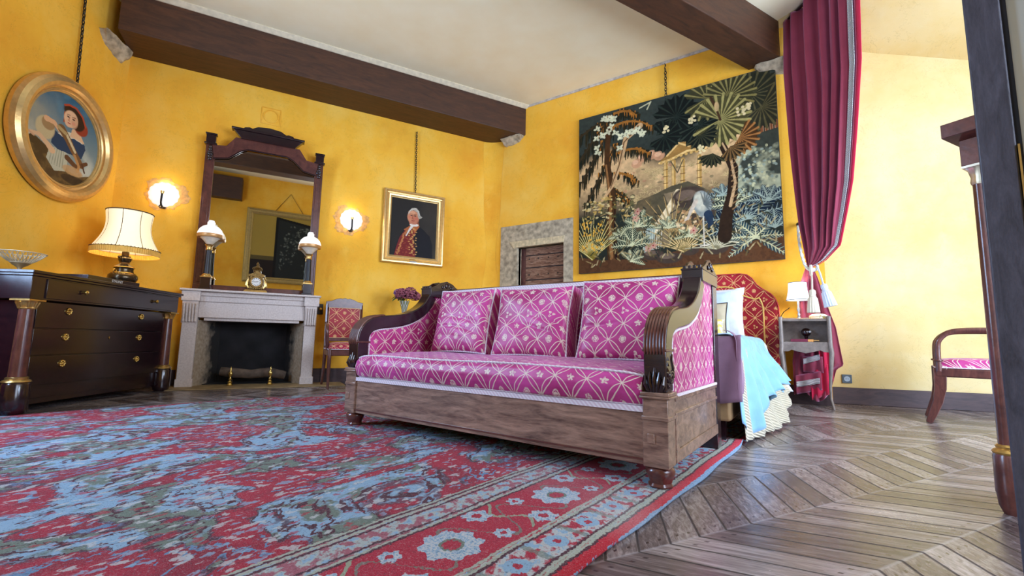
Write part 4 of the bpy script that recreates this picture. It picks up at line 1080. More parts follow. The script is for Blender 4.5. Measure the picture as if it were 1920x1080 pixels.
for x0, x1, so in ((-.03, -.004, 1), (-SL+.004, -SL+.03, -1)):
    m = M(); m.box(x0, x1, .105, .93, .15, .372)
    xo = 0 if so > 0 else -SL
    a_, b_ = sorted((xo-so*.006, xo+so*.004)); m.box(a_, b_, .105, .93, .10, .152); m.box(a_, b_, .105, .93, .292, .308); m.box(a_, b_, .105, .15, .15, .295); m.box(a_, b_, .105, .93, .355, .375)
    m.build('side_rail', MAHF, sofa, bevel=.003)
    M().box(xo-.10 if so > 0 else xo, xo if so > 0 else xo+.10, .93, 1.03, zc, .945).build('rear_post', MDARK, sofa, bevel=.004)
    a_, b_ = sorted((xo-so*.004, xo+so*.006)); M().box(a_, b_, .11, .925, .374, .386).build('side_galon', MGAL, sofa)
# curved arms
APATH = [(.055,.398),(.052,.48),(.050,.57),(.062,.63),(.095,.675),(.145,.702),(.22,.718),(.31,.728),(.40,.742),(.49,.768),(.57,.806),(.635,.855),(.675,.905),(.70,.95)]
def catmull(P_, n=5):
    out = []
    for i in range(len(P_)-1):
        p0, p1, p2, p3 = P_[max(0,i-1)], P_[i], P_[i+1], P_[min(len(P_)-1,i+2)]
        for k in range(n):
            t_ = k/n; out.append(tuple(.5*((2*b)+(-a_+c)*t_+(2*a_-5*b+4*c-d)*t_*t_+(-a_+3*b-3*c+d)*t_**3) for a_, b, c, d in zip(p0,p1,p2,p3)))
    out.append(P_[-1]); return out
AP = catmull(APATH)
def sweep_rect(m, path, x0, x1, th):
    """rectangular bar swept in the y-z plane"""
    n = len(path); L = []
    for i, (y, z) in enumerate(path):
        a_ = path[max(0,i-1)]; b = path[min(n-1,i+1)]; dy, dz = b[0]-a_[0], b[1]-a_[1]; l = math.hypot(dy,dz); ny, nz = -dz/l, dy/l
        h = th(i/(n-1)) if callable(th) else th
        L.append([(x0,y+ny*h,z+nz*h),(x1,y+ny*h,z+nz*h),(x1,y-ny*h,z-nz*h),(x0,y-ny*h,z-nz*h)])
    m.add([q for l in L for q in l], [(i*4+k, i*4+(k+1) % 4, (i+1)*4+(k+1) % 4, (i+1)*4+k) for i in range(n-1) for k in range(4)]+[(0,1,2,3), ((n-1)*4+3,(n-1)*4+2,(n-1)*4+1,(n-1)*4)])
    return m
for xo, s_ in ((0, 1), (-SL, -1)):
    xa, xb = (xo-.10, xo-.004) if s_ > 0 else (xo+.004, xo+.10)
    m = sweep_rect(M(), AP, xa, xb, lambda q: .046 if q < .5 else .046-.012*(q-.5)); m.build('arm', MDARK, sofa, bevel=.012, ang=50)
    m = M(); seg = [p for p in AP if True][10:31]
    for k in range(7):
        xx = xa+.008+(xb-xa-.016)*k/6; pts = []
        for i in range(9, 32):
            a_, b = AP[i-1], AP[i+1]; dy, dz = b[0]-a_[0], b[1]-a_[1]; l = math.hypot(dy,dz); pts.append((xx, AP[i][0]-dz/l*.049, AP[i][1]+dy/l*.049))
        m.tube(pts, [.003]+[.0075]*(len(pts)-2)+[.003], 8)
    m.build('reeding', MAHO, sofa)
    m = M(); m.box(xa-.004, xb+.004, -.002, .11, .566, .578); m.build('collar', MAHO, sofa, bevel=.003)
    # acanthus leaf and scroll at the foot of the arm
    m = M(); xm = (xa+xb)/2
    for k in range(5):
        dx = (k-2)*.018; h = .10-.018*abs(k-2); m.tube([(xm+dx*.6,.004,.40),(xm+dx,-.006,.40+h*.5),(xm+dx*1.1,.004,.40+h)], [.009,.010,.003], 8)
    xs = xb if s_ > 0 else xa
    pts = []
    for k in range(40):
        q = k/39; r = .028*(1-q)+.004; a_ = q*4.2*PI; pts.append((xs, .075+r*math.cos(a_), .455+r*math.sin(a_)))
    m.tube(pts, .0055, 6)
    m.tube([(xs,.103,.455),(xs,.100,.50),(xs,.080,.53),(xs,.083,.556)], .006, 6)
    for k in range(6): m.tube([(xs,.03,.42+.022*k),(xs,.012+.004*k,.435+.022*k)], [.008,.002], 6)
    m.build('leaf_carving', MDARK, sofa)
    # upholstered side panel under the curve
    low = [(.10,.382)]+[(y+.0, z-.045) for y, z in AP if y > .098]
    poly = [(y, z) for y, z in low]; poly = [(.10,.384)]+[p for p in poly[1:] if p[1] > .384]+[(.70,.945),(.93,.945),(.93,.384)]
    xp = (xo-.085, xo-.010) if s_ > 0 else (xo+.010, xo+.085)
    m = M().prism(poly, 'x', *xp); m.build('side_panel', FSY, sofa, smooth=False)
    for xx in ((xo-.008, xo-.087) if s_ > 0 else (xo+.008, xo+.087)):
        e = [(xx, .108,.40)]+[(xx, y, z-.053) for y, z in AP if y > .11 and z-.053 > .4]
        m = M().tube(e, .0055, 6, flat=.6); m.build('panel_galon', MGAL, sofa)
    # block capital with pediment
    bx0, bx1 = (-.108, .004) if s_ > 0 else (-SL-.004, -SL+.108)
    m = M(); m.box(bx0, bx1, .665, 1.04, .945, 1.012); m.box(bx0-.003, bx1+.003, .66, 1.045, 1.008, 1.018)
    for sx in (bx0, bx1-.014):
        m.prism([(.67,1.018),(.70,1.03),(.74,1.045),(.78,1.07),(.85,1.088),(.92,1.07),(.96,1.045),(1.0,1.03),(1.035,1.018)], 'x', sx, sx+.014)
    for k in range(4): m.box(bx0+.008+.026*k, bx0+.026+.026*k, .664, .68, 1.016, 1.034)
    for sx in (bx0-.003, bx1+.003):
        m.tor((sx, .85, 1.05), .018, .005, 'x', 16, 6); m.tor((sx,.80,1.035), .011,.004,'x',12,6); m.tor((sx,.90,1.035), .011,.004,'x',12,6)
    m.build('block_capital', MDARK, sofa, bevel=.003)
    m = M(); m.lathe([(.030,.925),(.034,.935),(.034,.946)], ((bx0+bx1)/2,.71,0), 16); m.build('necking', MAHO, sofa)
m = M(); m.box(-SL+.10, -.10, .90, .985, .34, 1.0); m.build('back_panel', FS, sofa, bevel=.02)
m = M(); m.box(-SL+.105,-.105, .885,1.0, .995,1.022); m.build('top_rail', MAHO, sofa, bevel=.006)
m = M(); m.box(-SL+.11,-.11,.878,.886,.985,1.012); m.build('top_galon', MGAL, sofa)
m = M(); m.box(-SL+.10,-.10,.95,1.0,.10,.34); m.build('rear_rail', MDARK, sofa)
m = M(); m.box(-SL+.10,-.10,.05,.95,.30,.33); m.build('seat_deck', MDARK, sofa)

def cushion_mesh(w, h, d, seed=0, wr=.011, px=.5):
    """box cushion, centred, front at -y"""
    m = M(); rs = random.Random(seed); ph = [rs.uniform(0,6) for _ in range(6)]
    N = 44
    def side(u, v, sgn):
        a_, b = u*2-1, v*2-1
        e = ((1-abs(a_)**6)*(1-abs(b)**6))**.5
        pin = 1+.03*(abs(a_)*abs(b))**2-.025*(1-b*b)*abs(a_)**4-.02*(1-a_*a_)*abs(b)**4
        x = a_*w/2*pin; z = b*h/2*pin; y = sgn*(d*.36+d*.22*e)
        if sgn < 0:
            k = b*10+1.6*math.sin(a_*1.6+ph[1])+a_*.8; wv = 1-abs(math.sin(k+ph[0])); y += e*(wr*1.3*wv**3*math.exp(-((b+.15)/.42)**2)*(.55+.45*math.sin(a_*3+ph[3]))-.004*math.sin(k*.6+a_*3+ph[2]))
        return (x, y, z)
    for sgn in (-1, 1): m.grid(lambda u, v, s_=sgn: side(u, v, s_), N, N)
    b = len(m.v)
    # gusset between the two faces
    rim = [(i/(N-1), 0) for i in range(N)]+[(1, j/(N-1)) for j in range(1,N)]+[(1-i/(N-1), 1) for i in range(1,N)]+[(0, 1-j/(N-1)) for j in range(1,N-1)]
    n = len(rim); rows = []
    for k in range(5):
        q = k/4
        for u, v in rim:
            p0, p1 = side(u, v, -1), side(u, v, 1); bul = 1+.02*math.sin(q*PI)
            rows.append(((p0[0]*(1-q)+p1[0]*q)*bul, p0[1]*(1-q)+p1[1]*q, (p0[2]*(1-q)+p1[2]*q)*bul))
    m.add(rows, [(k*n+i, k*n+(i+1) % n, (k+1)*n+(i+1) % n, (k+1)*n+i) for k in range(4) for i in range(n)])
    edge = [[side(u, v, s_) for u, v in rim] for s_ in (-1, 1)]
    return m, edge
def cushion(cx, cy, cz, w, h, d, lean, lab, seed, rz=0, group='brocade back cushions on the sofa'):
    M4 = Matrix.Translation(SOF) @ Matrix.Rotation(SRZ, 4, 'Z') @ Matrix.Translation((cx, cy, cz))
    t = thing('back_cushion', lab, 'cushion', M4.translation, 0, group)
    t.rotation_euler = (-lean, 0, SRZ+rz)
    m, edge = cushion_mesh(w, h, d, seed); o = m.build('cover', FS, t, ang=180)
    m = M()
    for e in edge: m.tube(e[::1], .0062, 6, closed=True)
    m.build('galon_edging', MGAL, t)
CZ = .49
cushion(-1.685, .69, CZ+.235, .50, .47, .21, R(13), 'square magenta brocade back cushion at the left end of the sofa', 1, R(2))
cushion(-1.075, .69, CZ+.225, .54, .465, .21, R(14), 'square magenta brocade back cushion in the middle of the sofa', 2, R(4))
cushion(-.415, .69, CZ+.230, .565, .48, .21, R(14), 'large magenta brocade back cushion nearest the bed end of the sofa', 3, R(3))
t = thing('seat_cushion', 'long magenta brocade mattress cushion covering the sofa seat', 'cushion', SOF + Vector((-1.095*math.cos(SRZ), -1.095*math.sin(SRZ), .335)), SRZ)
def seat_mesh():
    m = M(); prof = [(.02,.002),(-.005,.012),(-.022,.05),(-.026,.085),(-.016,.125),(.004,.148),(.03,.156),(.2,.168),(.45,.172),(.70,.168),(.86,.155),(.88,.12),(.88,.01)]
    nx = 70; W = SL-.214
    def f(u, v):
        i = v*(len(prof)-1); k = min(len(prof)-2, int(i)); q = i-k; y = prof[k][0]*(1-q)+prof[k+1][0]*q; z = prof[k][1]*(1-q)+prof[k+1][1]*q
        x = (u-.5)*W; e = 1-abs(u*2-1)**14
        z = z*(.86+.14*e)+.003*math.sin(x*6)*(z > .1); y = y+.004*math.sin(x*9)*(y < 0)
        return (x, y+.02*(1-e)*(1 if y < .4 else -1), z)
    m.grid(f, nx, 52)
    n = nx
    L = [j*n for j in range(52)]; Rr = [j*n+n-1 for j in range(52)]; m.f += [tuple(L), tuple(Rr[::-1])]
    return m, [f(u/60, 5/12) for u in range(61)], [f(u/60, .5/12) for u in range(61)]
m, e1, e2 = seat_mesh(); m.build('cover', FS, t, ang=60)
m = M(); m.tube(e1, .006, 6); m.tube(e2, .005, 6); m.build('piping', MGAL, t)

# ------------------------------------------------------------ bed behind the sofa
bed = thing('bed', 'bed with arched crimson brocade headboard standing behind the sofa', 'bed', (-1.15, 4.5, 0), 0)
bed.location = (0, 0, 0)
BX0, BX1, BY0, BY1 = -2.0, -.42, 3.03, 5.50
m = M(); m.box(BX0, BX1, BY0, BY1, .14, .38); m.build('base', plain('bed_base', (.35,.22,.10), .8), bed, bevel=.02)
m = M(); m.box(BX0, BX1+.02, BY0, BY1, .38, .62); m.build('mattress', plain('mattress_cloth', (.45,.34,.36), .9), bed, bevel=.05)
m = M()
for x in (BX0+.05, BX1-.07):
    for y in (BY0+.08, BY1-.08): M().box(x-.03, x+.03, y-.03, y+.03, .016, .16).build('leg', MDARK, bed)
def hb_outline(ins=0):
    x1 = -.27-ins; x0 = -2.08+ins; pts = [(x1, .14)]
    for q in np.linspace(0, 1, 12):     # shoulder, then the straight top
        pts.append((x1-.035*q*q, .98+.14*q))
    top = [(x1-.07,1.165-ins*.4),(x1-.14,1.215-ins*.6),(x1-.20,1.27-ins*.8),(x1-.245,1.345-ins),(x1-.29,1.385-ins),(x1-.36,1.402-ins)]
    pts += top; r = [(x0+x1-x, z) for x, z in pts][::-1]; return pts+r
m = M().prism(hb_outline(), 'y', 5.585, 5.70); m.build('headboard', FR, bed, bevel=.02)
m = M().prism(hb_outline(.145), 'y', 5.565, 5.60); m.build('headboard_panel', FR, bed, bevel=.01)
out = [p for p in hb_outline(.145)]; m = M().tube([(x, 5.562, z) for x, z in out], .009, 6); m.build('headboard_galon', plain('gold_galon', (.72,.42,.10), .6), bed)
out = [p for p in hb_outline(0)]; m = M().tube([(x, 5.584, z) for x, z in out], .006, 6); m.build('headboard_piping', plain('red_piping', (.5,.03,.04), .6), bed)
def fabric(name, c, rough=.8, sheen=.3, ribs=0, var=.08):
    m = Mat(name, rough, sheen=sheen, spec=.2); n = m.noise(14, 4); col_ = m.ramp(n, [(.3, tuple(q*(1-var) for q in c)), (.7, tuple(min(1,q*(1+var)) for q in c))])
    x, y, z = m.xyz(); wv = m.noise(300, 2)
    if ribs:
        rb = xsin((z*1.0+y*.35+m.noise(5, 2)*.05)*ribs); m.col(m.mix(xsm(rb, -.6, .6)*.35, tuple(q*.55 for q in c), col_) if False else m.mix(xsm(rb, -.8, .2), tuple(q*.62 for q in c), col_)); m.bump(rb*.6+wv*.3, .8, .006)
    else: m.col(col_); m.bump(wv*.4+n, .35, .004)
    return m.m
def drape(name, lab, cat, mat, y0, y1, xtop, hem, out, fold, top=.66, seed=0, back=None, foot=False, solid=.004, grp=None):
    """cloth lying over the bed's right edge; hem(v) gives the height of the lower border, v along the bed"""
    ph = random.Random(seed).uniform(0, 6)
    def f(u, v):
        y = y0+(y1-y0)*v; e = BX1+.045; hz = hem(v); rad = .07
        Ltop = e-rad-xtop; La = rad*PI/2; Ls = max(.01, top-rad-hz); L = Ltop+La+Ls; s = u*L
        fz = fold*(math.sin(y*17+ph)+.6*math.sin(y*29+ph*2+u*2)+.4*math.sin(y*47+1))
        if s < Ltop:
            x = xtop+s; z = top; q = 0
        elif s < Ltop+La:
            a_ = (s-Ltop)/rad; x = e-rad+rad*math.sin(a_); z = top-rad+rad*math.cos(a_); q = .15
        else:
            q = (s-Ltop-La)/max(Ls,.01); x = e+out*q**1.2; z = top-rad-(s-Ltop-La)
            x = e+out*(.12+.88*min(1, v*1.8))*q**1.2
        x += fz*min(1, q*1.6+.05)*1.0+ .0; z += .008*math.sin(y*11+s*9+ph)*(q < .2)
        return (x, y+.01*math.sin(z*14+ph)*q, max(z, .014+.002*seed))
    o = M().grid(f, 56, 130).build(name, mat, None, ang=180, solid=solid); return tag(o, lab, cat, grp)
lerp = lambda T_, v: float(np.interp(v, [q[0] for q in T_], [q[1] for q in T_]))
MKNIT = fabric('ivory_rib_knit', (.66,.58,.42), .9, .3, ribs=330)
drape('knitted_blanket', 'ivory ribbed knitted blanket hanging to the floor at the bed side', 'blanket', MKNIT, 3.10, 4.75, -1.2, lambda v: lerp([(0,.02),(.45,.018),(.7,.05),(.85,.14),(1,.22)], v), .20, .012, .640, 1)
drape('pale_sheet', 'pale grey sheet hanging near the head of the bed by the bedside table', 'sheet', fabric('pale_sheet_cloth', (.62,.66,.76)), 4.55, 5.25, -1.2, lambda v: lerp([(0,.22),(.5,.19),(1,.16)], v), .20, .010, .648, 3)
drape('blue_throw', 'crumpled light blue throw draped over the bed side', 'throw', fabric('light_blue_cloth', (.22,.46,.78), .6, .4), 3.05, 4.95, -1.4, lambda v: lerp([(0,.14),(.06,.07),(.12,.05),(.18,.10),(.22,.20),(.27,.14),(.32,.24),(.36,.26),(.42,.20),(.50,.28),(.58,.24),(.66,.30),(.8,.27),(1,.30)], v), .17, .024, .668, 4)
drape('shaded_blanket_side', 'grey mauve cloth standing for the shaded blanket side at the foot corner of the bed', 'blanket', fabric('shaded_blanket_cloth', (.26,.15,.22)), 2.995, 3.09, -.44, lambda v: lerp([(0,.34),(.5,.31),(1,.40)], v), .02, .004, .683, 2)  # shade on the blanket's side put in as a mauve strip of cloth
# blanket wrapping the foot end, its shade put into the mauve colour
def footdrape(u, v):
    x = -1.95+1.6*u; q = v; z = .655-.42*q-.04*math.sin(x*6); y = BY0-.022-.02*q-.014*math.sin(x*21+q*2)*q-.008*math.sin(x*37+q*5)
    if v < .06: y = BY0-.0+.02; z = .656
    return (x, y, z)
o = M().grid(footdrape, 70, 16).build('shaded_foot_blanket', fabric('shaded_foot_cloth', (.26,.15,.22)), None, ang=180, solid=.004); tag(o, 'blanket hanging over the foot end of the bed behind the sofa, mauve for shade', 'blanket')
# pillows
def pillow(name, lab, x, y, z, w_, h, d, lean, mat, group=None, seed=0, rz=0, frill=None):
    t = thing(name, lab, 'pillow', (x, y, z), 0, group); t.rotation_euler = (-lean, 0, rz)
    m = M(); N = 22
    def side(u, v, sgn):
        a_, b = u*2-1, v*2-1; e = max(0, (1-abs(a_)**2.6)*(1-abs(b)**2.6))**.42
        px = a_*w_/2*(1-.07*(1-b*b)); pz = b*h/2*(1-.07*(1-a_*a_)); return (px, sgn*d/2*e+.006*math.sin(a_*7+b*5+seed)*e, pz+h/2)
    for s_ in (-1,1): m.grid(lambda u, v, q=s_: side(u, v, q), N, N)
    m.build('cover', mat, t, ang=180)
    if frill:
        rim = [side(i/10,0,1) for i in range(10)]+[side(1,i/10,1) for i in range(10)]+[side(1-i/10,1,1) for i in range(10)]+[side(0,1-i/10,1) for i in range(10)]
        M().tube(rim, .008, 6, closed=True).build('piped_edge', frill, t)
MLINEN = fabric('white_linen', (.74,.76,.80), .8); MLINEN2 = fabric('pale_blue_linen', (.52,.64,.80), .8)
pillow('pillow', 'large white linen pillow leaning on the crimson headboard', -.93, 5.46, .66, .68, .60, .15, R(12), MLINEN, 'white bed pillows', 1)
pillow('pillow', 'pale blue pillow standing upright before the white pillow', -1.02, 5.30, .66, .62, .55, .13, R(14), MLINEN2, None, 2)
pillow('small_cushion', 'small beige piped cushion in front of the bed pillows', -.94, 5.10, .66, .44, .40, .12, R(16), fabric('beige_linen', (.50,.42,.28), .8), None, 3, frill=plain('dark_piping', (.06,.05,.04), .8))
def floral():
    m = Mat('yellow_floral', .7); n = m.noise(26, 2); m.col(m.ramp(n, [(.35, (.72,.55,.12)), (.5, (.85,.82,.62)), (.62, (.20,.22,.10))], 'CONSTANT')); return m.m
pillow('floral_cushion', 'small yellow floral cushion lying lowest on the bed', -.92, 4.88, .682, .40, .20, .12, R(30), floral(), None, 4)
for x_, lab in ((-1.62, 'white linen pillow on the far half of the bed'),): pillow('pillow', lab, x_, 5.46, .66, .66, .58, .15, R(12), MLINEN, 'white bed pillows', 5)

# ------------------------------------------------------------ bedside table
MOAK = wood('grey_oak', (.10,.075,.06), (.32,.26,.22), .45, 5, (1,6,1), .1, .3)
NX = -.048
t = thing('bedside_table', 'grey oak bedside table with open shelf and curved legs beside the bed', 'table', (NX, 5.40, 0), R(-1))
m = M(); m.box(-.20,.20,0,.225,.865,.88); m.build('top', wood('honey_top', (.40,.18,.05), (.75,.42,.14), .35, 5, (6,1,1)), t, bevel=.003)
m = M(); m.box(-.205,-.19,0,.225,.60,.905); m.box(.19,.205,0,.225,.60,.905); build_split(m, LR, 'side_board', MOAK, t, bevel=.002); M().box(-.19,.19,.212,.225,.60,.90).build('back_board', MOAK, t)
m = M(); m.box(-.195,.195,.0,.22,.630,.645); m.build('shelf', MOAK, t)
M().box(-.20,.20,-.003,.012,.855,.878).build('top_moulding', MOAK, t)
m = M()
ap = [(-.19,.645),(.19,.645),(.19,.545),(.15,.548),(.12,.565),(.07,.548),(.03,.540),(.0,.530),(-.03,.540),(-.07,.548),(-.12,.565),(-.15,.548),(-.19,.545)]
m.prism(ap, 'y', -.004, .014); m.build('apron', MOAK, t, bevel=.002)
for sx in (-1,1):
    for y in (0, .205):
        x = sx*.205
        m = M().tube([(x*1.0,y,.90),(x,y,.62),(x*1.03,y-.002,.54),(x*.98,y,.40),(x*.90,y,.22),(x*.90,y,.10),(x*.99,y-.004,.0)], [.018,.020,.022,.018,.013,.011,.012], 10); m.build('leg', MOAK, t)
bk = thing('book', 'dark red book with orange marked pages on the bedside shelf', 'book', (NX-.03, 5.47, .646), R(-8))
M().box(-.09,.06,-.05,.06,0,.028).build('cover', plain('maroon_cloth', (.20,.02,.05), .7), bk, bevel=.003)
M().box(.061,.10,-.05,.05,.002,.026).build('page_marker', plain('orange_card', (.75,.32,.08), .7), bk)
M().box(.10,.15,-.012,-.008,.012,.020).build('ribbon', plain('ochre_ribbon', (.5,.3,.1), .7), bk)
bl = thing('ball_ornament', 'small dark round ornament with white spot on the bedside shelf', 'ornament', (NX+.01, 5.56, .646))
M().ell((0,0,.1), .045, 16, 10).build('ball', MDARK, bl); M().lathe([(.03,0),(.012,.02),(.02,.06)], (0,0,0), 14).build('stand', MDARK, bl); M().ell((.034,-.03,.105), .012).build('spot', MWHITE, bl)
lp = thing('bedside_lamp', 'small glass bedside lamp with lit white shade', 'lamp', (-.090, 5.48, .88))
M().lathe([(.045,0),(.048,.006),(.02,.012),(.010,.03),(.014,.05),(.008,.065),(.016,.10),(.009,.13),(.012,.16),(.010,.20)], (0,0,0), 18).build('stem', plain('grey_crystal', (.45,.46,.50), .12, .6), lp)
def shade_mesh(r0, r1, z0, z1, n=36, cur=0):
    return M().grid(lambda u, v: ((r0+(r1-r0)*v-cur*math.sin(PI*v))*math.cos(2*PI*u), (r0+(r1-r0)*v-cur*math.sin(PI*v))*math.sin(2*PI*u), z0+(z1-z0)*v), n, 10, cu=True)
shade_mesh(.104, .080, .195, .375, cur=.006).build('shade', emit('white_lit_shade', (1,.98,.95), 1.3), lp, solid=.003)
m = M().tor((0,0,.196), .105, .004, 'z', 36, 6); m.tor((0,0,.376), .081, .003, 'z', 36, 6); m.build('shade_trim', plain('steel_blue_trim', (.12,.20,.30), .6), lp)
point('bedside_light', (-.090, 5.48, 1.16), 5, (1,.9,.7), .05)
m = M().tube([(-.17,5.50,1.0),(-.23,5.6,.96),(-.27,5.68,.90),(-.27,5.70,.6)], .004, 6); tag(m.build('lamp_cord', MIRON), 'thin dark cord of the bedside lamp trailing behind the headboard', 'cord')
bx = thing('porcelain_box', 'oval painted porcelain box on the bedside table right of the lamp', 'box', (.075, 5.47, .88))
def porc():
    m = Mat('painted_porcelain', .25); n = m.noise(30, 2); m.col(m.ramp(n, [(.35, (.80,.76,.55)), (.55, (.86,.84,.74)), (.62, (.30,.36,.12)), (.68, (.7,.5,.1))], 'CONSTANT')); return m.m
MPP = porc()
m = M().lathe([(.062,0),(.066,.01),(.066,.022)], (0,0,0), 24, sq=lambda a_, z: 1.0); m.xf(Matrix.Diagonal((1.2,.7,1,1))).build('base', MPP, bx)
m = M().lathe([(.068,.023),(.062,.034),(.045,.046),(.02,.052),(0,.053)], (0,0,0), 24); m.xf(Matrix.Diagonal((1.2,.7,1,1))).build('lid', MPP, bx)
M().tor((0,0,.0225), .068, .002, 'z', 24, 6, 1.2, .7).build('gilt_rim', MGOLD, bx)
# wall socket
t = thing('wall_socket', 'dark square wall socket above the baseboard right of the bedside table', 'socket', CC + CDIR*.255 + CN*.004 + Vector((0,0,.265)), R(13.6))
M().box(-.045,.045,-.012,0,-.045,.045).build('plate', plain('slate_plastic', (.07,.10,.13), .4), t, bevel=.003)
M().lathe([(.0,-.013),(.028,-.013),(.028,-.015),(.0,-.0145)], (0,0,0), 24, axis='y').build('outlet', plain('pale_plastic', (.35,.45,.55), .4), t)
m = M(); m.ell((-.009,-.016,0), .004,8,6); m.ell((.009,-.016,0), .004,8,6); m.build('pin_hole', MBLACK, t)

# ------------------------------------------------------------ curtain held back by a tasselled cord
cur = thing('alcove_curtain', 'tall dusty crimson velvet curtain tied back beside the bedside table', 'curtain', (0,0,0))
def velvet(name, c, sh=(.9,.5,.8)):
    m = Mat(name, .75, sheen=.8, spec=.2); m.b.inputs['Sheen Tint'].default_value = (*sh, 1); n = m.noise(7, 4); g = m.noise(220, 2)
    m.col(m.ramp(n*.7+g*.3, [(.3, tuple(q*.8 for q in c)), (.7, c)])); m.bump(g, .3, .003); return m.m
MVEL = velvet('crimson_velvet', (.27,.034,.060)); MVLIN = velvet('red_curtain_lining', (.62,.012,.06), (1,.4,.5))
CLs = [(4.32,-.065,5.69),(3.65,-.085,5.62),(2.7,-.065,5.56),(1.9,-.030,5.52),(1.55,-.005,5.50),(1.40,.010,5.48)]
CRs = [(4.32,.575,4.93),(4.11,.545,4.96),(3.30,.525,5.05),(2.70,.470,5.16),(2.2,.415,5.25),(1.94,.365,5.32),(1.60,.290,5.38),(1.45,.150,5.42),(1.40,.045,5.44)]
def ip(T_, z, k): return float(np.interp(z, [q[0] for q in T_][::-1], [q[k] for q in T_][::-1]))
def curtain_pt(u, z, off=0):
    xl, yl, xr, yr = ip(CLs,z,1), ip(CLs,z,2), ip(CRs,z,1), ip(CRs,z,2)
    # folds converge on the tie
    wdt = math.hypot(xr-xl, yr-yl); dx, dy = (xr-xl)/max(wdt,1e-3), (yr-yl)/max(wdt,1e-3); nx, ny = dy, -dx
    if ny > 0: nx, ny = -nx, -ny
    amp = .045*min(1, (z-1.36)/.5)*min(1, .5+wdt)
    uu = u+.03*math.sin(u*9)+.04*u*(1-u)*math.sin(z*1.3)
    w_ = amp*(1-.8*max(0,min(1,(u-.78)/.12)))*(math.sin(uu*2*PI*6.2+.6)+.35*math.sin(uu*2*PI*11+z*.7)) - .10*math.sin(PI*u)*max(0, min(1,(3.2-z)/1.6))*-.3
    return (xl+(xr-xl)*u+nx*(w_+off), yl+(yr-yl)*u+ny*(w_+off), z)
def cgrid(u0, u1, off, nu=150, z0=1.40, z1=4.32):
    return M().grid(lambda u, v: curtain_pt(u0+(u1-u0)*u, z0+(z1-z0)*(1-v), off), nu, 90)
cgrid(0, .955, 0).build('velvet_panel', MVEL, cur, ang=180, solid=.004)
cgrid(.87, .945, .022, 18).build('galon_band', fabric('grey_white_braid', (.60,.60,.60), .8, .2, ribs=420), cur, ang=180, solid=.004)
cgrid(.94, 1.0, -.012, 12).build('lining', MVLIN, cur, ang=180, solid=.004)
# gathered neck and the skirt falling behind the bedside table
def tail(u, v):
    z = 1.42-(1.42-.10)*v; q = min(1, v*1.6)
    xl = float(np.interp(z, [.1,.45,.9,1.2,1.42], [-.17,-.17,-.10,-.085,-.005])); xr = float(np.interp(z, [.1,.38,.42,.8,1.1,1.3,1.42], [.13,.20,.26,.22,.14,.09,.05]))
    y = float(np.interp(z, [.1,.5,.8,.95,1.42], [5.56,5.60,5.665,5.672,5.47]))
    a_ = .020*min(1,(1.42-z)*4)*(1 if z > .62 else 1.5); hem = 0
    return (xl+(xr-xl)*u, y+a_*math.sin(u*2*PI*4.3+.8)*.7, z+.05*math.sin(u*7)*max(0,(v-.8)/.2))
M().grid(tail, 90, 60).build('lower_panel', MVEL, cur, ang=180, solid=.004)
def hemband(u, v, z0=.30, x0=-.13, x1=.055, y=5.52):
    return (x0+(x1-x0)*u, y+.012*math.sin(u*9), z0+.05*u+.055*v)
m = M().grid(lambda u, v: hemband(u, v, .185, -.145, .055, 5.49), 20, 4); m.grid(lambda u, v: hemband(u, v, .42, -.075, .065, 5.50), 20, 4); m.build('hem_braid', fabric('hem_braid_cloth', (.55,.50,.50), .8, .2, ribs=420), cur, ang=180, solid=.004)
def fold(x0, x1, y, z0, z1, sl, nm, mat):
    def f(u, v): return (x0+(x1-x0)*u, y-.03*math.sin(PI*v)+.012*math.sin(u*12), z0+(z1-z0)*v+sl*u)
    M().grid(f, 30, 10).build(nm, mat, cur, ang=180, solid=.004)
fold(-.15,.07,5.545,.11,.30,.06,'hem_fold',MVEL); fold(-.08,.09,5.55,.34,.50,.0,'hem_fold',MVEL); fold(-.02,.13,5.56,.06,.36,.07,'lining_fold',MVLIN); fold(.06,.17,5.58,.24,.56,.02,'lining_fold',MVLIN)
m = M().tube([(-.08,5.70,4.325),(.62,4.88,4.325)], .018, 10); rod = m.build('curtain_rod', MDARK); tag(rod, 'dark curtain rod running under the ceiling above the crimson curtain', 'rod')
# tie-back rope and tassels
tb = thing('tieback_cord', 'white twisted tieback rope with two large tassels holding the crimson curtain', 'tieback', (0,0,0))
MROPE = fabric('ivory_rope', (.66,.64,.58), .8, .2)
hook = Vector((-.052, 5.70, 1.925))
def rope(pts, r, nm, turns=60):
    P_ = catmull(pts, 10); m = M()
    for k in range(2):
        q = []
        for i, p in enumerate(P_):
            a_ = i*.9+k*PI; q.append((p[0]+r*.5*math.cos(a_), p[1]+r*.3*math.sin(a_), p[2]+r*.5*math.sin(a_)))
        m.tube(q, r*.75, 6)
    return m
m = rope([tuple(hook),(-.055,5.62,1.80),(-.045,5.50,1.62),(-.02,5.42,1.46),(.01,5.39,1.385),(.05,5.38,1.362),(.085,5.40,1.38),(.09,5.46,1.42)], .013, 'rope'); m.build('rope', MROPE, tb)
m = M().ell(tuple(hook), (.022,.03,.022), 12, 8); m.tube([(-.052,5.735,1.925),(-.052,5.68,1.925)], .010, 8); m.build('holdback_knob', MIRON, tb)
m = M().tor((.035,5.385,1.365), .045, .014, 'x', 18, 8, .8, 1); m.ell((.045,5.36,1.37), (.03,.02,.02)); m.build('knot', MROPE, tb)
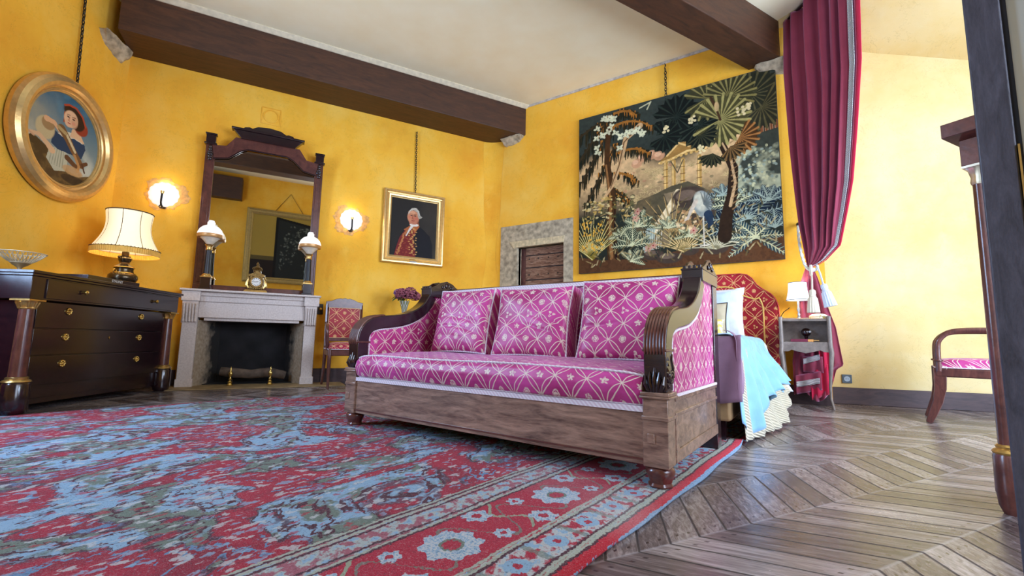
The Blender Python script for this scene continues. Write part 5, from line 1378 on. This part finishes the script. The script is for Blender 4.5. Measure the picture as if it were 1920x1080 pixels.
def tassel(x, y, z, tilt):
    r = thing
    m = M(); m.tube([(x,y,z+.20),(x+.004,y,z+.10),(x,y,z)], .009, 6); m.lathe([(.012,.0),(.026,-.01),(.030,-.04),(.024,-.06),(.028,-.075),(.040,-.09),(.052,-.20),(.054,-.23),(.0,-.23)], (x,y,z), 30, sq=lambda a_, zz: 1+.05*math.cos(a_*15)); 
    m.tor((x,y,z-.068), .027, .006, 'z', 20, 6); 
    if tilt: m.xf(Matrix.Translation((x,y,z+.2)) @ Matrix.Rotation(tilt, 4, 'Y') @ Matrix.Translation((-x,-y,-z-.2)))
    return m
tassel(.035, 5.335, 1.165, 0).build('tassel', fabric('cream_tassel', (.72,.64,.48), .8, .3), tb)
tassel(.085, 5.365, 1.215, -.22).build('tassel', fabric('bluish_tassel', (.55,.60,.74), .8, .3), tb)

# left window curtain: a red edge at the upper left of the photo
lc = thing('window_curtain', 'dark red window curtain hanging at the far upper left beside the oval painting', 'curtain', CORN_D + DD*1.66 + DN*.055, math.atan2(-DD.y, -DD.x))
def lcf(u, v):
    z = HC-.05-(HC-.25)*v; sh = .34*(1-math.exp(-((HC-z)/2.1)**2)); x = .10-.75*u-sh*1.0
    return (x, .022*math.sin(u*2*PI*6), z)
M().grid(lcf, 80, 40).build('panel', MVEL, lc, ang=180, solid=.004)
M().tube([(.2,.02,HC-.06),(-1.1,.02,HC-.06)], .02, 8).build('pole', MDARK, lc)

# ------------------------------------------------------------ dresser
DRZ = R(129.7)
DRO = Vector((-4.771, .759, 0)); 
dr = thing('dresser', 'dark mahogany chest of drawers with gilt-capped columns against the left wall', 'dresser', DRO, DRZ)
DL = 1.58
m = M(); m.box(.02, DL-.02, .02, .56, .10, .83); m.build('carcass', MDARK, dr, bevel=.003)
m = M(); m.box(-.055, -.055+DL+.11, -.055, .56, .835, 1.005); m.build('frieze', MDARK, dr, bevel=.003)
m = M(); m.box(-.085, DL+.085, -.085, .58, 1.022, 1.045); m.box(-.07, DL+.07, -.07, .57, 1.004, 1.024); m.build('top', MDARK, dr, bevel=.004)
for x in (0, DL):
    m = M().lathe([(.050,.0),(.072,.02),(.078,.05),(.078,.22),(.070,.235)], (x,0,0), 28); m.build('column_base', MDARK, dr)
    m = M().lathe([(.074,.235),(.080,.24),(.074,.25),(.060,.258),(.062,.268),(.052,.275)], (x,0,0), 28); m.build('gilt_ring', MGOLD, dr)
    m = M().lathe([(.050,.272),(.046,.50),(.042,.765)], (x,0,0), 28); m.build('column', MAHO, dr)
    m = M().lathe([(.044,.762),(.048,.768),(.046,.78),(.056,.81),(.066,.822)], (x,0,0), 32, sq=lambda a_, z: 1+.06*math.cos(a_*8)); m.box(x-.066,x+.066,-.066,.066,.822,.834)
    for k in range(8): a_ = k*PI/4; m.tube([(x+.046*math.cos(a_), .046*math.sin(a_), .775), (x+.058*math.cos(a_), .058*math.sin(a_), .815)], [.006,.010], 6)
    m.build('capital', MGOLD, dr)
def rosette(x, z, y, par, r=.030):
    m = M(); m.lathe([(0,0),(r,0),(r*.95,-.008),(r*.6,-.010),(r*.45,-.006),(r*.2,-.018),(0,-.02)], (x,y,z), 24, axis='y')
    for k in range(8): a_ = k*PI/4; m.ell((x+r*.72*math.cos(a_), y-.010, z+r*.72*math.sin(a_)), (.006,.004,.006), 8, 5)
    m.build('rosette_pull', MBRASS, par)
m = M().box(.06, DL-.06, -.064, -.04, .848, .995).build('drawer', MDARK, dr, bevel=.003)
for x in (.384, 1.24):
    o = M().lathe([(0,.0),(.010,0),(.010,-.012),(.018,-.02),(.018,-.03),(.010,-.036),(0,-.037)], (x,-.064,.925), 16, axis='y').build('knob', MBRASS, m)
for (z0, z1, kz) in ((.628,.826,.765),(.424,.620,.560),(.20,.416,.352)):
    o = M().box(.07, DL-.07, -.004, .03, z0, z1).build('drawer', MDARK, dr, bevel=.003)
    for x in (.344, 1.167): rosette(x, kz, -.004, o)
    if kz == .560:
        M().prism([(.785,.56),(.795,.572),(.80,.56),(.795,.545)], 'y', -.008, -.003).build('keyhole_plate', MBRASS, o)
m = M(); m.box(.02, DL-.02, .03, .58, .06, .12); m.build('plinth', MDARK, dr)
DW = lambda x, y, z: Matrix.Translation(DRO) @ Matrix.Rotation(DRZ, 4, 'Z') @ Vector((x, y, z))
# table lamp
tl = thing('table_lamp', 'large oil-lamp style table lamp with cream fringed shade on the dresser', 'lamp', DW(1.27, .28, 1.046), DRZ)
MBRZ = plain('dark_bronze', (.10,.075,.045), .25, .85, .35, 12)
m = M().lathe([(.07,0),(.075,.008),(.06,.02),(.065,.03),(.105,.07),(.122,.105),(.118,.135),(.10,.155),(.085,.160),(.078,.19),(.082,.215),(.088,.222),(.07,.235),(.052,.245),(.044,.255)], (0,0,0), 36); m.build('body', MBRZ, tl)
m = M().tor((0,0,.158), .092, .006, 'z', 36, 6); m.tor((0,0,.218), .086, .005, 'z', 36, 6)
for s_ in (-1, 1): m.tor((s_*.112,0,.17), .020, .005, 'y', 16, 6); 
m.build('mount_ring', MBRASS, tl)
m = M().lathe([(.044,.252),(.040,.27),(.052,.29),(.056,.31),(.044,.325),(.046,.335),(.03,.34),(.03,.38)], (0,0,0), 24)
for s_ in (-1,1): m.tube([(0,0,.315),(s_*.075,0,.318)], .005, 6); m.lathe([(0,-.008),(.014,-.008),(.014,.008),(0,.008)], (s_*.08,0,.318), 12, axis='x') if False else m.ell((s_*.08,0,.318), (.008,.014,.014))
m.build('burner', MBRZ, tl)
def panel_shade(r0, r1, z0, z1, cur, n=72):
    def f(u, v):
        r = r0+(r1-r0)*v-cur*math.sin(PI*min(1,v*1.02)); return (r*math.cos(2*PI*u), r*math.sin(2*PI*u), z0+(z1-z0)*v)
    return M().grid(f, n, 16, cu=True), f
MSH = emit('cream_lit_shade', (1,.76,.42), .85, (.85,.75,.55))
m, f = panel_shade(.275, .190, .395, .79, .045); m.build('shade', MSH, tl, solid=.003)
m = M()
for k in range(8): m.tube([tuple(Vector(f(k/8+.05, v/10))*1) for v in range(11)], .0035, 5)
m.build('shade_rib', plain('brown_rib', (.12,.07,.03), .7), tl)
m = M(); 
m.grid(lambda u, v: ((.279+.002*math.cos(u*2*PI*90))*math.cos(2*PI*u), (.279+.002*math.cos(u*2*PI*90))*math.sin(2*PI*u), .345+.056*v), 360, 3, cu=True)
m.build('fringe', plain('gold_fringe', (.85,.46,.08), .7), tl)
m = M(); m.tor((0,0,.402), .279, .003, 'z', 60, 6)
for k in range(60): a_ = 2*PI*k/60; m.ell((.280*math.cos(a_), .280*math.sin(a_), .406), .0045, 6, 4)
build_split(M().tor((0,0,.79), .191, .006, 'z', 60, 6), lambda c: 0, 'top_trim', plain('dark_gimp_top', (.10,.05,.02), .7), tl)
m.build('gimp_trim', plain('dark_gimp', (.10,.05,.02), .7), tl)
m = M().tube([(.02,.06,.23),(.10,.10,.16),(.20,.16,.006),(.26,.24,.006),(.31,.32,-.01),(.31,.33,-.9)], .004, 6); m.build('cord', MIRON, tl)
l = point('table_lamp_light', tuple(DW(1.27,.28,1.046+.55)), 18, (1,.72,.34), .06)
m = M().ell((0,0,.52), (.05,.05,.08), 12, 10); m.build('bulb', emit('warm_bulb', (1,.85,.6), 6), tl)
m = M().tube([(0,0,.37),(0,0,.45)], .015, 8); m.build('socket', MBRASS, tl)
# pierced porcelain basket
bw = thing('pierced_basket', 'small footed openwork basket bowl on the near end of the dresser', 'bowl', DW(.20, .27, 1.046), DRZ)
def brad(v): return .055+.085*v**.8
m = M()
for k in range(28):
    for s_ in (-1, 1):
        pts = []
        for j in range(7):
            v = j/6; a_ = 2*PI*(k/28+s_*.028*v); r = brad(v); pts.append((r*math.cos(a_), r*math.sin(a_), .085+.075*v))
        m.tube(pts, .0028, 5)
MPG = plain('ivory_and_gilt', (.62,.50,.32), .3, .1)
m.build('openwork', MPG, bw)
m = M().tor((0,0,.161), .141, .004, 'z', 48, 6); m.tor((0,0,.085), .057, .004, 'z', 36, 6); m.tor((0,0,.092), .064, .0035, 'z', 36, 6); m.build('rim', MPG, bw)
m = M().lathe([(.045,0),(.047,.006),(.018,.018),(.012,.032),(.014,.042),(.02,.05),(.045,.068),(.060,.084)], (0,0,0), 28); m.build('foot', plain('brown_gilt_china', (.40,.27,.13), .3, .3), bw)
# large book lying flat with pale lettering on its spine
bo = thing('large_book', 'large dark book with pale spine lettering lying flat on the dresser', 'book', DW(.72, -.055, 1.046), DRZ)
M().box(-.30,.30,0,.26,0,.036).build('cover', MDARK, bo, bevel=.003)
M().box(-.29,.29,.01,.262,.005,.031).build('pages', plain('grey_pages', (.25,.22,.20), .8), bo)
cu = bpy.data.curves.new('lettering', 'FONT'); cu.body = 'STAUNIT'; cu.size = .032; cu.extrude = .0004; cu.align_x = 'CENTER'
to = bpy.data.objects.new('tmp', cu); COL.objects.link(to); dg = bpy.context.evaluated_depsgraph_get(); me = bpy.data.meshes.new_from_object(to.evaluated_get(dg)); bpy.data.objects.remove(to)
me.materials.clear(); me.materials.append(plain('pale_ink', (.8,.78,.72), .6)); lo = bpy.data.objects.new('lettering', me); COL.objects.link(lo); lo.parent = bo; lo.rotation_euler = (PI/2, 0, 0); lo.location = (.02, -.0015, .006)

# ------------------------------------------------------------ armchairs
def armchair(name, lab, loc, rz, bw_=.47, seat_z=.46, back_z=1.07, style=0, fab=FR, fabs=FRT):
    t = thing(name, lab, 'armchair', loc, rz)
    d_ = .50
    h = bw_/2
    for sx in (-1, 1):
        x = sx*(h-.02)
        if style == 0: m = M().tube([(x,.0,seat_z-.02),(x*1.02,.0+.0,.30),(x*1.04,.03,.16),(x*1.06,.10,.0)], [.024,.022,.018,.014], 8)
        else: m = M().tube([(x,.0,seat_z-.02),(x,.02,.26),(x,.05,.12),(x,.10,.0)], [.024,.022,.018,.014], 8)
        m.build('leg', MAHO, t)
        if style == 0: m = M().tube([(x,-d_,seat_z-.04),(x,-d_-.005,.28),(x,-d_,.14),(x,-d_-.04,.0)], [.022,.022,.018,.014], 8)
        else: m = sweep_rect(M(), [(-d_+.02,seat_z-.05),(-d_+.012,.28),(-d_-.01,.17),(-d_-.05,.06),(-d_-.075,.0)], x-.018, x+.018, lambda q: .042-.022*q)
        m.build('leg', MAHO, t, bevel=.004)
    sz = seat_z-.055
    m = M(); m.box(-h, h, -d_-.01, .02, sz-.07, sz); m.build('seat_frame', MAHO, t, bevel=.01)
    m = M()
    def sf(u, v):
        a_, b = u*2-1, v*2-1; e = ((1-abs(a_)**8)*(1-abs(b)**8))**.4; return (a_*(h-.008), -d_/2+b*(d_/2+.002), sz+.075*e+.012*(1-a_*a_)*(1-b*b))
    m.grid(sf, 24, 24); m.build('seat_cushion', fabs, t, ang=180)
    m = M().tube([(-h+.005,-d_-.012,sz+.006),(h-.005,-d_-.012,sz+.006),(h-.002,.0,sz+.006)], .005, 6); m.tube([(-h+.002,-d_-.012,sz+.006),(-h+.002,0,sz+.006)], .005, 6); m.build('galon', MGAL, t)
    # back
    lean = .06
    bz0 = seat_z+.06
    m = M()
    for sx in (-1, 1): m.tube([(sx*(h-.018),.0,seat_z-.06),(sx*(h-.016),.015,seat_z+.2),(sx*(h-.012),.045,back_z-.05)], [.024,.022,.020], 6)
    build_split(m, LR, 'back_stile', MAHO, t)
    pr = [(-h-.004,back_z-.10),(-h-.004,back_z-.02),(-h*.75,back_z-.012),(-h*.5,back_z+.015),(-h*.25,back_z+.028),(-.03,back_z+.022),(0,back_z+.034),(.03,back_z+.022),(h*.25,back_z+.028),(h*.5,back_z+.015),(h*.75,back_z-.012),(h+.004,back_z-.02),(h+.004,back_z-.10)]
    m = M().prism(pr, 'y', .030, .062); m.build('top_rail', MAHO, t, bevel=.004); M().box(-h, h, -.0, .035, bz0-.02, bz0+.02).build('back_rail', MAHO, t, bevel=.004)
    m = M().box(-h+.03, h-.03, .0, .03, bz0+.02, back_z-.095); o = m.build('back_panel', fab, t, bevel=.012); 
    m = M(); q = h-.034; m.tube([(-q,-.003,bz0+.024),(q,-.003,bz0+.024),(q,-.001,back_z-.10),(-q,-.001,back_z-.10)], .005, 6, closed=True); m.build('panel_galon', plain('pale_gold_galon', (.75,.52,.30), .7), t)
    az = seat_z+.235
    for sx in (-1, 1):
        x = sx*(h-.01)
        if style == 0: P_ = [(x,.02,az+.03),(x*1.04,-.10,az+.01),(x*1.08,-.24,az),(x*1.1,-.34,az-.015),(x*1.1,-.385,az-.06),(x*1.08,-.385,az-.14),(x*1.0,-.36,seat_z-.06)]
        else: P_ = [(x,.02,az+.02),(x,-.15,az+.02),(x,-.32,az+.018),(x,-.41,az),(x,-.465,az-.05),(x,-.485,az-.12),(x,-.488,seat_z-.08)]
        m = M().tube(catmull(P_, 6), .021, 10)
        if style: m.lathe([(.03,0),(.034,.006),(.03,.014)], (x,-.488,seat_z-.0), 16)
        m.build('arm', MAHO, t)
    return t
armchair('armchair', 'dark wooden armchair with crimson brocade back between fireplace and sofa', pt(.20, .42, .013) , R(ANG_A), .44, .50, 1.06)
armchair('armchair', 'low mahogany armchair with magenta seat on bare floor by the right wall', (1.377, 5.198, 0), R(-98), .50, .50, .95, 1, FS, FS)

# ------------------------------------------------------------ flower table behind the sofa
t = thing('side_table', 'small dark round table behind the left arm of the sofa', 'table', pt(.95, .46, 0))
m = M().lathe([(.20,.845),(.225,.85),(.23,.86),(.225,.868),(0,.869)], (0,0,0), 40); m.build('top', MDARK, t)
m = M().lathe([(.04,.10),(.03,.2),(.05,.3),(.025,.4),(.03,.7),(.05,.845)], (0,0,0), 20); m.build('pedestal', MDARK, t)
m = M()
for k in range(3): a_ = k*2*PI/3+.3; M().tube([(0,0,.2),(.12*math.cos(a_),.12*math.sin(a_),.10),(.2*math.cos(a_),.2*math.sin(a_),.0)], [.03,.022,.016], 8).build('leg', MDARK, t)
v_ = thing('flower_vase', 'cut glass vase of dried burgundy hydrangeas on the round table', 'vase', pt(.95, .46, .870))
def crystal():
    m = Mat('cut_glass', .08, spec=.8); x, y, z = m.xyz(); k = xsin(xat(y, x)*9+z*60)+xsin(xat(y, x)*9-z*60); m.col(m.mix(xsm(k, -.6, .9), (.35,.36,.16), (.85,.86,.80))); m.b.inputs['Transmission Weight'].default_value = .45; m.bump(k, .5, .004); return m.m
m = M().lathe([(.045,0),(.046,.008),(.024,.02),(.026,.04),(.036,.12),(.055,.20),(.068,.235),(.062,.232),(.05,.2),(.02,.05)], (0,0,0), 36, sq=lambda a_, z: 1+.04*math.cos(a_*12)); m.build('vase', crystal(), v_)
m = M(); rs = random.Random(5)
for k in range(9): a_ = rs.uniform(0,6.28); m.tube([(0,0,.05),(.03*math.cos(a_),.03*math.sin(a_),.18),(.10*math.cos(a_),.10*math.sin(a_),.29)], .003, 5)
m.build('stem', plain('green_stem', (.14,.20,.05), .7), v_)
def blooms(nm, cs, mat, r=.075):
    m = M()
    for cx, cy, cz in cs:
        for k in range(95):
            a_ = rs.uniform(0,6.28); p = math.acos(rs.uniform(-.7,1)); x = cx+r*math.sin(p)*math.cos(a_); y = cy+r*math.sin(p)*math.sin(a_); z = cz+r*.85*math.cos(p)
            for j in range(3):
                b = j*2.1+k; m.ell((x+.009*math.cos(b), y+.009*math.sin(b), z+rs.uniform(-.006,.006)), (.010,.010,.006), 5, 3)
    return m.build(nm, mat, v_, ang=180)
def petal(name, a_, b):
    m = Mat(name, .8); n = m.noise(40, 2); m.col(m.ramp(n, [(.35, a_), (.65, b)])); return m.m
blooms('hydrangea_bloom', [(-.02,-.03,.34),(.08,-.04,.32),(.05,.05,.36),(.12,.03,.31),(.03,-.08,.30),(.09,.10,.30)], petal('burgundy_petals', (.16,.02,.05), (.50,.16,.20)))
blooms('violet_bloom', [(-.10,-.02,.35),(-.07,.05,.33)], petal('violet_petals', (.16,.05,.30), (.40,.20,.50)), .055)
m = M()
for k in range(6):
    a_ = 2.6+k*.35; c_, s_ = math.cos(a_), math.sin(a_)
    def lf(u, v): w_ = .032*math.sin(PI*v)*(u*2-1); return ((.07+.10*v)*c_-w_*s_, (.07+.10*v)*s_+w_*c_, .27+.02*k%.05-.05*v*v+.01*abs(u*2-1))
    m.grid(lf, 4, 8)
m.build('leaf', petal('hydrangea_leaf', (.04,.10,.02), (.12,.22,.05)), v_, solid=.002)

# ------------------------------------------------------------ columned cabinet and standing mirror at the right edge
cb = thing('column_cabinet', 'dark mahogany cabinet with gilt-capped slender column at the right edge', 'cabinet', (.592, 2.47, 0), R(-30))
m = M().lathe([(.026,0),(.038,.03),(.041,.07),(.043,.075),(.042,.205),(.038,.215)], (0,0,0), 28); m.build('column_base', MAHO, cb)
m = M().lathe([(.040,.215),(.043,.222),(.038,.23),(.030,.235),(.033,.243),(.026,.25)], (0,0,0), 28); m.build('gilt_ring', MGOLD, cb)
m = M().lathe([(.024,.248),(.022,.7),(.019,1.262)], (0,0,0), 24); m.build('column', MAHO, cb)
m = M().lathe([(.020,1.258),(.024,1.27),(.021,1.29),(.028,1.32),(.036,1.328)], (0,0,0), 28, sq=lambda a_, z: 1+.07*math.cos(a_*8)); m.box(-.036,.036,-.036,.036,1.328,1.337); m.build('capital', plain('silvered_gilt', (.70,.64,.50), .3, .8), cb)
m = M(); m.box(-.036, 1.0, -.036, .42, 1.337, 1.445); m.build('frieze', MAHO, cb, bevel=.002)
m = M(); m.box(-.075, 1.03, -.075, .44, 1.462, 1.52); m.frustum((.4775,.1925), .5135,.2285, .5525,.2675, 1.445, 1.462); m.build('cornice', MAHO, cb, bevel=.002)
m = M(); m.box(.03, .98, .05, .42, .05, 1.337); m.build('carcass', MAHO, cb, bevel=.003)
m = M(); m.box(.09,.50,.030,.05,.12,1.30); m.build('door', MAHO, cb, bevel=.003); m = M(); m.box(.51,.92,.030,.05,.12,1.30); m.build('door', MAHO, cb, bevel=.003)
m = M().lathe([(.028,0),(.045,.03),(.045,.05)], (.95,0,0), 20); m.lathe([(.027,.05),(.024,1.337)], (.95,0,0), 20); m.build('right_column', MAHO, cb)

mr = thing('standing_mirror', 'tall dark framed standing mirror cut off by the right edge of the photo', 'mirror', (.303, 1.250, 0), R(-16))
MBB = wood('blue_black_wood', (.035,.035,.05), (.11,.11,.15), .5, 9, (5,5,1), .1, .3)
m = M(); m.box(0, .052, 0, .045, .03, 1.78); m.build('stile', MBB, mr, bevel=.003); m = M(); m.box(.60, .652, 0, .045, .03, 1.78); m.build('stile', MBB, mr, bevel=.003)
m = M(); m.box(.052, .60, 0, .045, 1.72, 1.78); m.box(.052,.60,0,.045,.03,.09); build_split(m, lambda c: c[2] > 1, 'rail', MBB, mr, bevel=.003)
m = M(); m.box(.052,.060,.004,.03,.09,1.72); m.box(.592,.60,.004,.03,.09,1.72); build_split(m, lambda c: c[0] > .3, 'inner_bevel', MBLACK, mr)
m = M(); m.box(.0535,.0565,-.001,.006,.09,1.0); m.build('gilt_fillet', MGOLD, mr)
g = Mat('grey_mirror_glass', .35, .5); n = g.noise(2, 3); g.col(g.ramp(n, [(0,(.55,.60,.57)),(1,(.62,.66,.62))]))
M().box(.058,.594,.014,.020,.088,1.722).build('mirror_glass', g.m, mr, smooth=False)
m = M(); m.box(-.0+.02,.04,-.10,.20,0,.04); m.box(.61,.64,-.10,.20,0,.04); build_split(m, lambda c: c[0] > .3, 'foot', MBB, mr, bevel=.005)
